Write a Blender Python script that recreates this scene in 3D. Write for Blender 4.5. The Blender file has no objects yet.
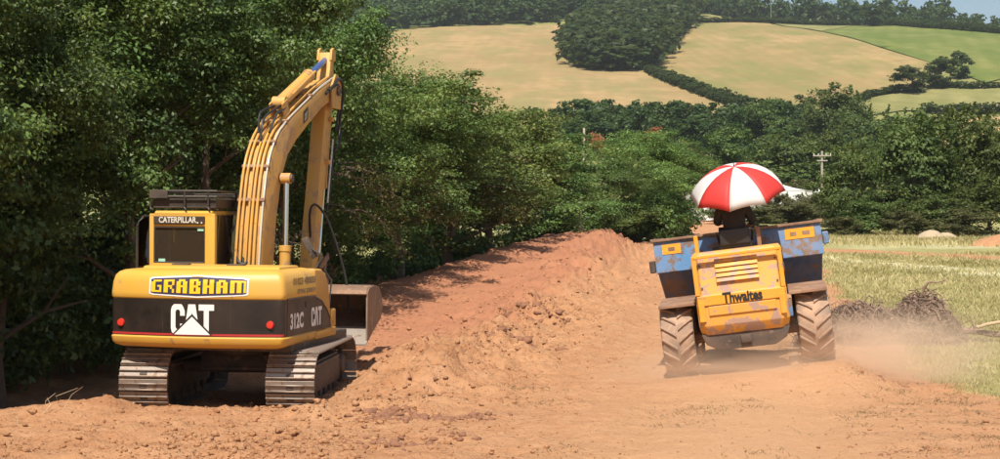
import bpy, bmesh, math, random
import numpy as np
from mathutils import Vector, Matrix, Euler

R = math.radians
scene = bpy.context.scene
col = scene.collection

# ------------------------------------------------------------------ camera
FPX, HORIZON, CAM_Z = 1600.0, 225.0, 2.4          # focal length in px of a 1000 px wide picture
cam_data = bpy.data.cameras.new('camera')
cam = bpy.data.objects.new('camera', cam_data)
col.objects.link(cam)
cam.location = (0, 0, CAM_Z)
cam.rotation_euler = (R(90), 0, 0)
cam_data.sensor_width = 36.0
cam_data.lens = 36.0 * FPX / 1000.0
cam_data.shift_y = -(229.5 - HORIZON) / 1000.0
cam_data.clip_start = 0.1
cam_data.clip_end = 6000
scene.camera = cam

# ------------------------------------------------------------------ sky and sun
SUN_EL, SUN_AZ = R(57), R(192)                    # azimuth clockwise from +Y: behind and left of the camera
world = bpy.data.worlds.new('World')
scene.world = world
world.use_nodes = True
wn = world.node_tree.nodes
wl = world.node_tree.links
bg = wn['Background']
sky = wn.new('ShaderNodeTexSky')
sky.sky_type = 'NISHITA'
sky.sun_disc = False
sky.sun_elevation = SUN_EL
sky.sun_rotation = SUN_AZ
sky.dust_density = 1.6
wl.new(sky.outputs[0], bg.inputs[0])
bg.inputs[1].default_value = 0.075
sun_data = bpy.data.lights.new('sun', 'SUN')
sun_data.energy = 4.3
sun_data.angle = R(0.53)
sun_data.color = (1.0, 0.93, 0.82)
sun = bpy.data.objects.new('sun', sun_data)
col.objects.link(sun)
sd = Vector((math.sin(SUN_AZ) * math.cos(SUN_EL), math.cos(SUN_AZ) * math.cos(SUN_EL), math.sin(SUN_EL)))
sun.rotation_euler = sd.to_track_quat('Z', 'Y').to_euler()
sun.location = (-20, -20, 60)
scene.view_settings.view_transform = 'Standard'
scene.view_settings.look = 'None'
scene.view_settings.exposure = 0.62
scene.view_settings.gamma = 1.0
scene.render.engine = 'CYCLES'
cy = scene.cycles
cy.use_denoising = True
cy.max_bounces = 6
cy.diffuse_bounces = 3
cy.glossy_bounces = 2
cy.transmission_bounces = 4
cy.transparent_max_bounces = 8
cy.volume_bounces = 2
cy.volume_step_rate = 1.0
cy.volume_max_steps = 256
cy.caustics_reflective = False
cy.caustics_refractive = False

# ------------------------------------------------------------------ noise and terrain
def _hash(ix, iy, seed):
    h = (ix.astype(np.int64) * 374761393 + iy.astype(np.int64) * 668265263 + seed * 1442695041) & 0x7fffffff
    h = ((h ^ (h >> 13)) * 1274126177) & 0x7fffffff
    h = ((h ^ (h >> 16)) * 374761393) & 0x7fffffff
    return (h & 0xffffff) / float(0xffffff)

def vnoise(x, y, seed=0):
    x = np.asarray(x, float); y = np.asarray(y, float)
    ix = np.floor(x); iy = np.floor(y)
    fx = x - ix; fy = y - iy
    fx = fx * fx * fx * (fx * (fx * 6 - 15) + 10); fy = fy * fy * fy * (fy * (fy * 6 - 15) + 10)
    a = _hash(ix, iy, seed); b = _hash(ix + 1, iy, seed); c = _hash(ix, iy + 1, seed); d = _hash(ix + 1, iy + 1, seed)
    return (a * (1 - fx) + b * fx) * (1 - fy) + (c * (1 - fx) + d * fx) * fy

def fbm(x, y, seed=0, octv=4, gain=0.5):
    s = 0.0; a = 1.0; t = 0.0
    for o in range(octv):
        ca, sa = math.cos(o * 1.1), math.sin(o * 1.1)
        s = s + a * vnoise((x * ca - y * sa) * 2 ** o + 17.3 * o, (x * sa + y * ca) * 2 ** o - 9.1 * o, seed + o)
        t += a; a *= gain
    return s / t * 2 - 1

def sstep(a, b, x):
    t = np.clip((np.asarray(x, float) - a) / (b - a), 0, 1)
    return t * t * (3 - 2 * t)

_TY = [-300, 25, 75, 110, 150, 200, 250, 300, 350, 400, 450, 500, 600, 700, 800, 900, 1000, 1150, 1400, 1900, 4000]
_TZ = [0, 0, 1.25, 2.1, 3.0, 5, 8, 12, 18, 25, 33, 42, 62, 82, 100, 116, 128, 134, 140, 140, 140]
_yy = np.linspace(-300, 4000, 4301)
_zz = np.interp(_yy, _TY, _TZ)
_k = np.hanning(61); _k /= _k.sum()
_zs = np.convolve(np.pad(_zz, 30, mode='edge'), _k, mode='valid')
_w = sstep(90, 150, _yy)
_zz = _zz * (1 - _w) + _zs * _w
_LY = [-300, 850, 1000, 1150, 1400, 1800, 4000]
_LZ = [0, 0, 12, 32, 66, 95, 120]

def base_h(x, y):
    z = np.interp(y, _yy, _zz)
    z = z + np.interp(y, _LY, _LZ) * (1 - sstep(40, 190, np.asarray(x) - 0.02 * np.asarray(y)))
    far = sstep(330, 600, y)
    z = z + far * (3.0 * np.sin(np.asarray(x) / 55.0 + 0.6) * np.sin(np.asarray(y) / 130.0) + 2.0 * np.sin(np.asarray(x) / 23.0 + np.asarray(y) / 90.0) * 0.4)
    return z

def hedge_x(y): return np.interp(y, [8, 12, 20, 25, 30, 42, 55, 70, 88, 120], [-10.3, -9.5, -7.9, -7.1, -6.3, -4.1, -1.0, 2.4, 8.0, 16])
def ridge_x(y): return np.interp(y, [10, 18, 22, 27, 32, 47, 62, 75, 90], [-4.5, -2.3, -1.5, -0.6, 0.4, 2.9, 5.0, 6.6, 9])
def road_x(y): return np.interp(y, [-50, 10, 25, 50, 75, 110, 150, 200, 260], [-8, 1.0, 3.85, 7.2, 10.2, 14.6, 18.6, 23, 28])
DUMP = (3.87, 24.6)                               # the dumper's rear axle stands here
DUMP_Z, DUMP_ROLL, DUMP_YAW = 0.21, R(7.2), R(-9.5)

def terrain_masks(x, y):
    x = np.asarray(x, float); y = np.asarray(y, float)
    n = fbm(x * 0.45, y * 0.3, 5, 3)
    edge = 6.75 + 0.15 * np.maximum(0, y - 28) + 0.9 * n
    g = sstep(-0.5, 1.0, x - edge) * sstep(17.0, 24.0, y + x * 0.9 - 6)
    # bare cross track in the meadow, further scraped strip
    yc = np.clip(74.5 - 1.5 * (x - 14.9), 62, 76) + 1.5 * n
    g = g * (1 - 0.85 * np.exp(-((y - yc) / 3.6) ** 2) * sstep(10, 14, x))
    g = np.where(y > 78, np.maximum(g, sstep(78, 92, y) * (1 - np.exp(-((x - road_x(y)) / (1.6 + 0.004 * y)) ** 2) * (1 - sstep(220, 270, y)))), g)
    # beyond the hedge on the far left: grass too
    g = np.maximum(g, sstep(1.5, 3.5, hedge_x(y) - x) * 0.8)
    road = np.exp(-((x - road_x(y) - 0.3) / 2.0) ** 2)
    return np.clip(g, 0, 1), road

def height(x, y):
    x = np.asarray(x, float); y = np.asarray(y, float)
    z = base_h(x, y)
    near = 1 - sstep(95, 140, y)
    rx = ridge_x(y); hx = hedge_x(y)
    # raised graded strip between hedge and ridge
    strip = sstep(-1.5, 1.5, x - hx - 0.3) * (1 - sstep(-1.5, 1.0, x - rx))
    z = z + 0.98 * sstep(28, 61, y) * (1 - sstep(66, 74, y)) * strip
    # windrow of dug soil
    lump = 0.55 + 0.75 * vnoise(y * 0.35, x * 0.2, 31)
    ridge = np.exp(-((x - rx) / (0.75 + 0.012 * y)) ** 2) * sstep(19.5, 25, y) * (1 - sstep(70, 76, y)) * lump
    z = z + (0.42 - 0.22 * sstep(38, 60, y)) * ridge
    ridge2 = np.exp(-((x - rx - 1.75) / 0.45) ** 2) * sstep(26, 30, y) * (1 - sstep(58, 70, y))
    z = z + 0.16 * ridge2 * (0.4 + vnoise(y * 0.6, x * 0.3, 77))
    # loose bank in front of the tracks of the digger and to the left
    bank = np.exp(-((y - 20.35 - 0.1 * (x + 3)) / 0.55) ** 2) * sstep(-2.75, -2.2, x) * (1 - sstep(-1.2, -0.5, x))
    z = z + 0.17 * bank
    lb = np.exp(-((y - 21.2) / 0.8) ** 2) * np.exp(-((x + 5.45) / 0.55) ** 2)
    z = z + 0.22 * lb
    # the ditch between the soil and the near hedge, the worn hollow under the digger
    z = z - 0.60 * (1 - sstep(1.9, 2.7, x - hx)) * sstep(20.4, 21.6, y + 0.25 * (x + 6)) * (1 - sstep(29, 36, y))
    z = z - 0.11 * np.exp(-(((x + 3.5) / 1.75) ** 6 + ((y - 23.2) / 2.15) ** 6))
    # bank at the hedge foot
    z = z + 0.18 * np.exp(-((x - hx - 1.9) / 0.8) ** 2) * sstep(27, 33, y) * near * (0.3 + vnoise(y * 0.7, x, 12))
    g, road = terrain_masks(x, y)
    rough = (0.042 + 0.03 * (x < rx) + 0.22 * ridge + 0.08 * bank + 0.02 * g) * (1 - 0.55 * road * (1 - ridge)) * near
    rough = rough * (1 - 0.55 * np.exp(-(((x + 3.4) / 1.9) ** 4 + ((y - 23.2) / 2.2) ** 4)))
    d = fbm(x * 1.3, y * 1.3, 3, 5, 0.55)
    clod = np.abs(fbm(x * 2.6 + 3, y * 2.6, 9, 4, 0.6))
    z = z + rough * (1.6 * d + 1.4 * clod - 0.2)
    patch = sstep(-0.15, 0.45, fbm(x * 0.55, y * 0.55, 41, 3))
    fine = (1 - np.abs(fbm(x * 5.5, y * 5.5, 51, 3, 0.6))) ** 2
    crumb = vnoise(x * 11, y * 11, 91)
    loose = (0.034 + 0.10 * ridge + 0.05 * bank) * (0.25 + 0.9 * patch) * (1 - 0.7 * road * (1 - ridge)) * (1 - 0.7 * g) * near
    z = z - loose * (fine - 0.4) * 1.1 + loose * 0.55 * (crumb - 0.5)
    # wheel ruts on the haul road
    z = z - 0.05 * near * (np.exp(-((x - road_x(y) + 1.0) / 0.3) ** 2) + np.exp(-((x - road_x(y) - 1.05) / 0.3) ** 2)) * sstep(12, 16, y)
    # the cross-slope under the dumper
    dx, dy = x - DUMP[0], y - DUMP[1]
    c, s = math.cos(-DUMP_YAW), math.sin(-DUMP_YAW)
    lx, ly = dx * c - dy * s, dx * s + dy * c
    w = np.exp(-(np.maximum(0, np.abs(lx) - 1.2) / 0.7) ** 2 - (np.maximum(0, np.abs(ly - 1.0) - 1.7) / 1.2) ** 2)
    plane = DUMP_Z + math.tan(DUMP_ROLL) * np.clip(lx, -2, 1.7) + 0.015 * d
    z = z * (1 - w) + plane * w
    return z

def H(x, y): return float(height(np.array([x]), np.array([y]))[0])
def BH(x, y): return float(base_h(np.array([float(x)]), np.array([float(y)]))[0])
def px_x(px, Y): return (px - 500.0) / FPX * Y
def py_z(py, Y): return CAM_Z + (HORIZON - py) / FPX * Y
_march = np.concatenate([np.arange(14, 120, 0.25), np.arange(120, 2500, 1.0)])
def on_ground(px, py):
    """where the line of sight through a measured pixel meets the ground"""
    xs = (px - 500.0) / FPX * _march
    zs = CAM_Z + (HORIZON - py) / FPX * _march
    hit = np.nonzero(base_h(xs, _march) >= zs)[0]
    i = hit[0] if len(hit) else int(np.argmax(np.where(_march < 1300, (base_h(xs, _march) - zs) / _march, -9)))      # no hit: the skyline
    return float(xs[i]), float(_march[i])

# ------------------------------------------------------------------ object helpers
def tag(o, label=None, cat=None, group=None, kind=None):
    if label: o['label'] = label
    if cat: o['category'] = cat
    if group: o['group'] = group
    if kind: o['kind'] = kind
    return o

def empty(name, loc=(0, 0, 0), rot=(0, 0, 0)):
    o = bpy.data.objects.new(name, None)
    o.empty_display_size = 0.3
    col.objects.link(o)
    o.location = loc; o.rotation_euler = rot
    return o

def link(name, me, mat=None, parent=None):
    o = bpy.data.objects.new(name, me)
    col.objects.link(o)
    if mat and not me.materials: me.materials.append(mat)
    if parent: o.parent = parent
    return o

def np_mesh(name, verts, faces, k):
    """verts (n,3), faces (m,k) arrays -> mesh"""
    me = bpy.data.meshes.new(name)
    verts = np.asarray(verts, np.float32); faces = np.asarray(faces, np.int32)
    me.vertices.add(len(verts)); me.vertices.foreach_set('co', verts.ravel())
    me.loops.add(faces.size); me.loops.foreach_set('vertex_index', faces.ravel())
    me.polygons.add(len(faces))
    me.polygons.foreach_set('loop_start', np.arange(0, faces.size, k, dtype=np.int32))
    me.polygons.foreach_set('loop_total', np.full(len(faces), k, np.int32))
    me.update(calc_edges=True)
    return me

def add_attr(me, name, vals):
    a = me.attributes.new(name, 'FLOAT', 'POINT')
    a.data.foreach_set('value', np.asarray(vals, np.float32))

class G:
    """collects shapes for ONE mesh"""
    def __init__(s): s.v = []; s.f = []
    def add(s, v, f, M=None):
        n = len(s.v)
        s.v += [tuple(M @ Vector(p)) if M else tuple(p) for p in v]
        s.f += [tuple(i + n for i in q) for q in f]
        return s
    def box(s, c, d, rot=None):
        x, y, z = d[0] / 2, d[1] / 2, d[2] / 2
        v = [(-x, -y, -z), (x, -y, -z), (x, y, -z), (-x, y, -z), (-x, -y, z), (x, -y, z), (x, y, z), (-x, y, z)]
        f = [(3, 2, 1, 0), (4, 5, 6, 7), (0, 1, 5, 4), (1, 2, 6, 5), (2, 3, 7, 6), (3, 0, 4, 7)]
        M = Matrix.Translation(c)
        if rot: M = M @ Euler(rot).to_matrix().to_4x4()
        return s.add(v, f, M)
    def prism(s, prof, a, b, axis='x'):
        """profile of 2-D points swept from a to b along an axis; (u,v) are the other two axes in order"""
        n = len(prof)
        def P(u, v, t): return {'x': (t, u, v), 'y': (u, t, v), 'z': (u, v, t)}[axis]
        v = [P(u, w, a) for u, w in prof] + [P(u, w, b) for u, w in prof]
        f = [tuple(range(n - 1, -1, -1)), tuple(range(n, 2 * n))]
        f += [(i, (i + 1) % n, n + (i + 1) % n, n + i) for i in range(n)]
        return s.add(v, f)
    def tube(s, pts, r, n=8, cap=True):
        pts = [Vector(p) for p in pts]
        rr = r if isinstance(r, (list, tuple)) else [r] * len(pts)
        v = []; f = []
        up = Vector((0.13, 0.29, 0.95)).normalized()
        for i, p in enumerate(pts):
            d = (pts[min(i + 1, len(pts) - 1)] - pts[max(i - 1, 0)]).normalized()
            a = d.cross(up)
            if a.length < 0.05: a = d.cross(Vector((1, 0, 0)))
            a.normalize(); b = d.cross(a)
            for k in range(n):
                t = 2 * math.pi * k / n
                v.append(p + (a * math.cos(t) + b * math.sin(t)) * rr[i])
        for i in range(len(pts) - 1):
            for k in range(n):
                f.append((i * n + k, i * n + (k + 1) % n, (i + 1) * n + (k + 1) % n, (i + 1) * n + k))
        if cap:
            f.append(tuple(range(n - 1, -1, -1))); f.append(tuple((len(pts) - 1) * n + k for k in range(n)))
        return s.add(v, f)
    def lathe(s, prof, c, axis='x', n=24):
        """profile (radius, along) revolved round an axis through c; closed loop of profile points"""
        m = len(prof); v = []; f = []
        for k in range(n):
            t = 2 * math.pi * k / n
            for (r, a) in prof:
                u, w = r * math.cos(t), r * math.sin(t)
                p = {'x': (a, u, w), 'y': (u, a, w), 'z': (u, w, a)}[axis]
                v.append((p[0] + c[0], p[1] + c[1], p[2] + c[2]))
        for k in range(n):
            for j in range(m):
                f.append((k * m + j, k * m + (j + 1) % m, ((k + 1) % n) * m + (j + 1) % m, ((k + 1) % n) * m + j))
        return s.add(v, f)
    def loft(s, rings, cap=True):
        n = len(rings[0]); v = [p for r in rings for p in r]; f = []
        for i in range(len(rings) - 1):
            for k in range(n):
                f.append((i * n + k, i * n + (k + 1) % n, (i + 1) * n + (k + 1) % n, (i + 1) * n + k))
        if cap:
            f.append(tuple(range(n - 1, -1, -1))); f.append(tuple((len(rings) - 1) * n + k for k in range(n)))
        return s.add(v, f)
    def build(s, name, mat, parent=None, bevel=0.0, seg=2, smooth=True, ang=35, link_it=True):
        bm = bmesh.new()
        vs = [bm.verts.new(p) for p in s.v]
        for q in s.f:
            try: bm.faces.new([vs[i] for i in q])
            except ValueError: pass
        bmesh.ops.remove_doubles(bm, verts=bm.verts[:], dist=1e-5)
        bmesh.ops.recalc_face_normals(bm, faces=bm.faces[:])
        if bevel > 0:
            es = [e for e in bm.edges if len(e.link_faces) == 2 and e.calc_face_angle(0) > R(28)]
            if es:
                bmesh.ops.bevel(bm, geom=es, offset=bevel, segments=seg, affect='EDGES', profile=0.6, clamp_overlap=True)
        me = bpy.data.meshes.new(name)
        bm.to_mesh(me); bm.free()
        if smooth:
            me.polygons.foreach_set('use_smooth', [True] * len(me.polygons))
            me.set_sharp_from_angle(angle=R(ang))
        me.materials.append(mat)
        if not link_it: return me
        return link(name, me, None, parent)

def text_geo(s, size, bold=0.0, squeeze=1.0, align='CENTER'):
    """letters of the built-in font as flat vertices and faces in the xy plane"""
    cu = bpy.data.curves.new('letters', 'FONT')
    cu.body = s; cu.size = size; cu.align_x = align; cu.align_y = 'CENTER'; cu.offset = bold; cu.resolution_u = 4
    o = bpy.data.objects.new('letters', cu); col.objects.link(o)
    dg = bpy.context.evaluated_depsgraph_get()
    me = bpy.data.meshes.new_from_object(o.evaluated_get(dg))
    v = [(p.co.x * squeeze, p.co.y) for p in me.vertices]
    f = [tuple(p.vertices) for p in me.polygons]
    bpy.data.objects.remove(o); bpy.data.curves.remove(cu); bpy.data.meshes.remove(me)
    return v, f

def sheet(name, v2, f, fn, mat, parent):
    """flat print laid on a surface: fn maps (u,v) to 3-D"""
    me = bpy.data.meshes.new(name)
    me.from_pydata([tuple(fn(u, w)) for u, w in v2], [], f)
    me.update(); me.materials.append(mat)
    return link(name, me, None, parent)
# ------------------------------------------------------------------ materials
def new_mat(name):
    m = bpy.data.materials.new(name); m.use_nodes = True
    nt = m.node_tree
    return m, nt, nt.nodes['Principled BSDF'], nt.nodes['Material Output']

def N(nt, kind, **kw):
    n = nt.nodes.new('ShaderNode' + kind)
    for k, v in kw.items():
        if k.startswith('i_'):
            key = k[2:]
            n.inputs[int(key) if key.isdigit() else key.replace('_', ' ')].default_value = v
        else: setattr(n, k, v)
    return n

def ramp(nt, fac, stops):
    r = nt.nodes.new('ShaderNodeValToRGB')
    el = r.color_ramp.elements
    while len(el) < len(stops): el.new(0.5)
    for e, (p, c) in zip(el, stops):
        e.position = p; e.color = c if len(c) == 4 else (*c, 1)
    nt.links.new(fac, r.inputs[0])
    return r.outputs[0]

def mix(nt, fac, a, b, mode='MIX'):
    m = nt.nodes.new('ShaderNodeMix'); m.data_type = 'RGBA'; m.blend_type = mode
    for s, v in ((0, fac), (6, a), (7, b)):
        if isinstance(v, (int, float)): m.inputs[s].default_value = v
        elif isinstance(v, tuple): m.inputs[s].default_value = v if len(v) == 4 else (*v, 1)
        else: nt.links.new(v, m.inputs[s])
    return m.outputs[2]

def mth(nt, op, a, b=0.0, clamp=False):
    m = nt.nodes.new('ShaderNodeMath'); m.operation = op; m.use_clamp = clamp
    for s, v in ((0, a), (1, b)):
        if isinstance(v, (int, float)): m.inputs[s].default_value = v
        else: nt.links.new(v, m.inputs[s])
    return m.outputs[0]

def obj_co(nt, scale=(1, 1, 1)):
    t = nt.nodes.new('ShaderNodeTexCoord'); mp = nt.nodes.new('ShaderNodeMapping')
    mp.inputs['Scale'].default_value = scale
    nt.links.new(t.outputs['Object'], mp.inputs[0])
    return mp.outputs[0]

def noise(nt, co, scale, detail=4, rough=0.55, dist=0.0):
    n = N(nt, 'TexNoise', i_Scale=scale, i_Detail=detail, i_Roughness=rough, i_Distortion=dist)
    if co is not None: nt.links.new(co, n.inputs['Vector'])
    return n.outputs[0]

def bump(nt, h, strength, dist, b):
    n = N(nt, 'Bump', i_Strength=strength, i_Distance=dist)
    nt.links.new(h, n.inputs['Height']); nt.links.new(n.outputs[0], b.inputs['Normal'])

def paint(name, base, worn=(0.16, 0.09, 0.05), wear=0.0, dust=0.15, rough=0.45, dustc=(0.42, 0.25, 0.15), scale=6.0, metal=0.0):
    """painted or bare metal with worn patches and a film of soil dust"""
    m, nt, b, out = new_mat(name)
    co = obj_co(nt)
    c = mix(nt, noise(nt, co, scale * 0.7, 3), tuple(x * 0.9 for x in base), tuple(min(1, x * 1.08) for x in base))
    if wear > 0:
        n = noise(nt, co, scale, 6, 0.65, 0.4)
        k = ramp(nt, n, [(0.5 + 0.18 * (1 - wear) - 0.02, (0, 0, 0)), (0.5 + 0.18 * (1 - wear) + 0.02, (1, 1, 1))])
        c = mix(nt, k, c, worn)
    n2 = noise(nt, co, scale * 0.35, 5, 0.7)
    k2 = ramp(nt, n2, [(0.36, (0, 0, 0)), (0.72, (dust * 2.2,) * 3)])
    c = mix(nt, k2, c, dustc)
    nt.links.new(c, b.inputs['Base Color'])
    rr = mth(nt, 'MULTIPLY_ADD', n2, 0.3); nt.nodes[-1].inputs[2].default_value = rough - 0.1
    nt.links.new(rr, b.inputs['Roughness'])
    b.inputs['Metallic'].default_value = metal
    bump(nt, noise(nt, co, scale * 4, 3), 0.15, 0.01, b)
    return m

def plain(name, c, rough=0.6, metal=0.0, vary=0.12, scale=8.0, bmp=0.0):
    m, nt, b, out = new_mat(name)
    co = obj_co(nt)
    n = noise(nt, co, scale, 5)
    nt.links.new(mix(nt, n, tuple(x * (1 - vary) for x in c), tuple(min(1, x * (1 + vary)) for x in c)), b.inputs['Base Color'])
    b.inputs['Roughness'].default_value = rough; b.inputs['Metallic'].default_value = metal
    if bmp: bump(nt, n, bmp, 0.02, b)
    return m

M = {}
M['cat_yellow'] = paint('digger_yellow', (0.66, 0.37, 0.045), worn=(0.40, 0.22, 0.08), wear=0.22, dust=0.16, rough=0.4, scale=3.0)
M['boom_yellow'] = paint('boom_yellow', (0.63, 0.345, 0.05), worn=(0.40, 0.235, 0.10), wear=0.62, dust=0.30, rough=0.5, scale=3.5)
M['side_yellow'] = paint('shaded_dusty_yellow', (0.55, 0.29, 0.05), wear=0.1, dust=0.25, rough=0.6, scale=3.0)  # dust film over a base darkened for the side turned from the sun
M['dump_yellow'] = paint('dumper_orange_yellow', (0.74, 0.34, 0.04), worn=(0.40, 0.25, 0.19), wear=0.8, dust=0.16, rough=0.5, scale=4.5)
M['dump_frame'] = paint('dumper_frame_yellow', (0.78, 0.34, 0.02), worn=(0.36, 0.20, 0.12), wear=0.25, dust=0.10, rough=0.45, scale=7)
M['dump_blue'] = paint('skip_blue', (0.085, 0.235, 0.46), worn=(0.16, 0.11, 0.085), wear=0.85, dust=0.22, rough=0.55, scale=5.5)
M['dump_low'] = paint('skip_shade', (0.055, 0.085, 0.16), worn=(0.14, 0.08, 0.055), wear=0.7, dust=0.22, rough=0.7, scale=4)  # shade of the receding lower wall painted in, brown wear over it
M['rust'] = paint('rusty_steel', (0.20, 0.11, 0.07), worn=(0.3, 0.19, 0.12), wear=0.6, dust=0.3, rough=0.75, scale=5)
M['black'] = paint('dusty_black', (0.022, 0.019, 0.017), dust=0.05, rough=0.45, scale=4)
M['panel_black'] = paint('black_band', (0.012, 0.010, 0.009), dust=0.035, rough=0.35, scale=3)
M['panel_dusty'] = paint('dusty_side_panel', (0.05, 0.036, 0.027), worn=(0.09,0.06,0.045), wear=0.3, dust=0.16, rough=0.6, scale=3)
M['dark_steel'] = paint('dark_steel', (0.045, 0.038, 0.034), worn=(0.16, 0.10, 0.07), wear=0.3, dust=0.12, rough=0.6, scale=6)
M['shoe'] = paint('track_shoe_steel', (0.27, 0.235, 0.205), worn=(0.17, 0.115, 0.085), wear=0.45, dust=0.20, rough=0.42, scale=9, metal=0.55)
M['chrome'] = plain('chrome_rod', (0.72, 0.74, 0.78), 0.16, 1.0, 0.03)
M['rod_blue'] = plain('blue_shine_rod', (0.10, 0.17, 0.42), 0.25, 0.5, 0.05)  # the rod's blue shine is put into its base colour
M['hose'] = plain('rubber_hose', (0.02, 0.019, 0.018), 0.55)
M['pipe'] = paint('hydraulic_pipe', (0.62, 0.33, 0.06), worn=(0.2, 0.12, 0.06), wear=0.3, dust=0.2, rough=0.45, scale=8)
M['steel_pipe'] = plain('bare_pipe', (0.62, 0.60, 0.52), 0.4, 0.3)
M['white'] = plain('white_print', (0.80, 0.78, 0.74), 0.5, 0, 0.04)
M['offwhite'] = plain('faded_print', (0.62, 0.58, 0.50), 0.6, 0, 0.1)
M['grey_print'] = plain('faded_grey_print', (0.27, 0.20, 0.12), 0.6, 0, 0.2)
M['navy'] = plain('navy_print', (0.035, 0.03, 0.07), 0.45)
M['letter_yellow'] = plain('letter_yellow', (0.86, 0.50, 0.015), 0.45, 0, 0.05)
M['red'] = plain('red_print', (0.42, 0.035, 0.035), 0.4, 0, 0.1)
M['lamp_red'] = plain('lamp_red', (0.62, 0.04, 0.025), 0.25, 0, 0.05)
M['orange'] = plain('orange_plate', (0.82, 0.32, 0.015), 0.5, 0, 0.12)
M['black_print'] = plain('black_print', (0.02, 0.018, 0.016), 0.5)
M['mint'] = plain('mint_sticker', (0.35, 0.66, 0.52), 0.5)
M['rubber'] = paint('dusty_tyre', (0.22, 0.165, 0.13), worn=(0.38, 0.26, 0.185), wear=0.75, dust=0.6, rough=0.85, dustc=(0.44, 0.28, 0.18), scale=5)
M['mud'] = plain('caked_mud', (0.15, 0.095, 0.068), 0.95, 0, 0.3, 12, 0.5)
M['bucket'] = paint('worn_bucket_steel', (0.20, 0.125, 0.085), worn=(0.34, 0.22, 0.15), wear=0.5, dust=0.25, rough=0.55, scale=5, metal=0.2)
M['edge_steel'] = paint('polished_cutting_edge', (0.55, 0.49, 0.43), worn=(0.38, 0.27, 0.2), wear=0.3, dust=0.2, rough=0.35, scale=5, metal=0.5)
M['wood_post'] = plain('weathered_post', (0.40, 0.34, 0.26), 0.85, 0, 0.25, 20)
M['pole'] = plain('grey_pole_wood', (0.36, 0.32, 0.27), 0.85, 0, 0.2, 5)
M['tent'] = plain('white_canvas', (0.80, 0.80, 0.79), 0.8, 0, 0.03)
M['gate'] = plain('grey_gate', (0.10, 0.10, 0.085), 0.6)
M['gravel'] = plain('pale_sand', (0.40, 0.31, 0.20), 0.95, 0, 0.2, 3, 0.5)
M['bark'] = plain('bark', (0.115, 0.085, 0.06), 0.95, 0, 0.35, 9, 0.6)
M['barkpale'] = plain('broken_branch_wood', (0.50, 0.36, 0.22), 0.9, 0, 0.3, 9, 0.4)
M['brush'] = plain('dusty_brushwood', (0.25, 0.165, 0.12), 0.95, 0, 0.4, 6)
M['cloth'] = plain('dark_jacket', (0.022, 0.020, 0.021), 0.9, 0, 0.3, 10, 0.3)
M['trouser'] = plain('dark_trousers', (0.03, 0.034, 0.045), 0.9, 0, 0.3, 10)
M['skin'] = plain('skin', (0.48, 0.26, 0.18), 0.5, 0, 0.06)
M['hair'] = plain('dark_hair', (0.03, 0.02, 0.015), 0.6, 0, 0.2, 40)
M['boot'] = plain('boot_leather', (0.06, 0.04, 0.03), 0.7)
M['eye'] = plain('eye', (0.5, 0.5, 0.5), 0.2)
M['seat'] = plain('seat_vinyl', (0.02, 0.019, 0.019), 0.5)

def cloth_mat(name, c, tr):
    m, nt, b, out = new_mat(name)
    co = obj_co(nt)
    b.inputs['Roughness'].default_value = 0.6
    nt.links.new(mix(nt, noise(nt, co, 5, 4), tuple(x * 0.92 for x in c), c), b.inputs['Base Color'])
    t = N(nt, 'BsdfTranslucent', i_Color=(*c, 1))
    mx = N(nt, 'MixShader', i_Fac=tr)
    nt.links.new(b.outputs[0], mx.inputs[1]); nt.links.new(t.outputs[0], mx.inputs[2]); nt.links.new(mx.outputs[0], out.inputs[0])
    return m
M['brolly_red'] = cloth_mat('umbrella_red', (0.72, 0.055, 0.045), 0.25)
M['brolly_white'] = cloth_mat('umbrella_white', (0.78, 0.75, 0.73), 0.25)

def glass(name, tint, alpha, rough=0.03):
    m, nt, b, out = new_mat(name)
    nt.nodes.remove(b)
    tr = N(nt, 'BsdfTransparent', i_Color=(*tint, 1))
    gl = N(nt, 'BsdfGlossy', i_Roughness=rough, i_Color=(0.9, 0.9, 0.9, 1))
    fr = N(nt, 'Fresnel', i_IOR=1.5)
    df = N(nt, 'BsdfDiffuse', i_Color=(0.22, 0.16, 0.11, 1))
    m1 = N(nt, 'MixShader', i_Fac=alpha); m2 = N(nt, 'MixShader')
    nt.links.new(tr.outputs[0], m1.inputs[1]); nt.links.new(df.outputs[0], m1.inputs[2])
    nt.links.new(fr.outputs[0], m2.inputs[0]); nt.links.new(m1.outputs[0], m2.inputs[1]); nt.links.new(gl.outputs[0], m2.inputs[2])
    nt.links.new(m2.outputs[0], out.inputs[0])
    return m
M['glass'] = glass('tinted_dusty_glass', (0.5, 0.52, 0.5), 0.16)

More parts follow.
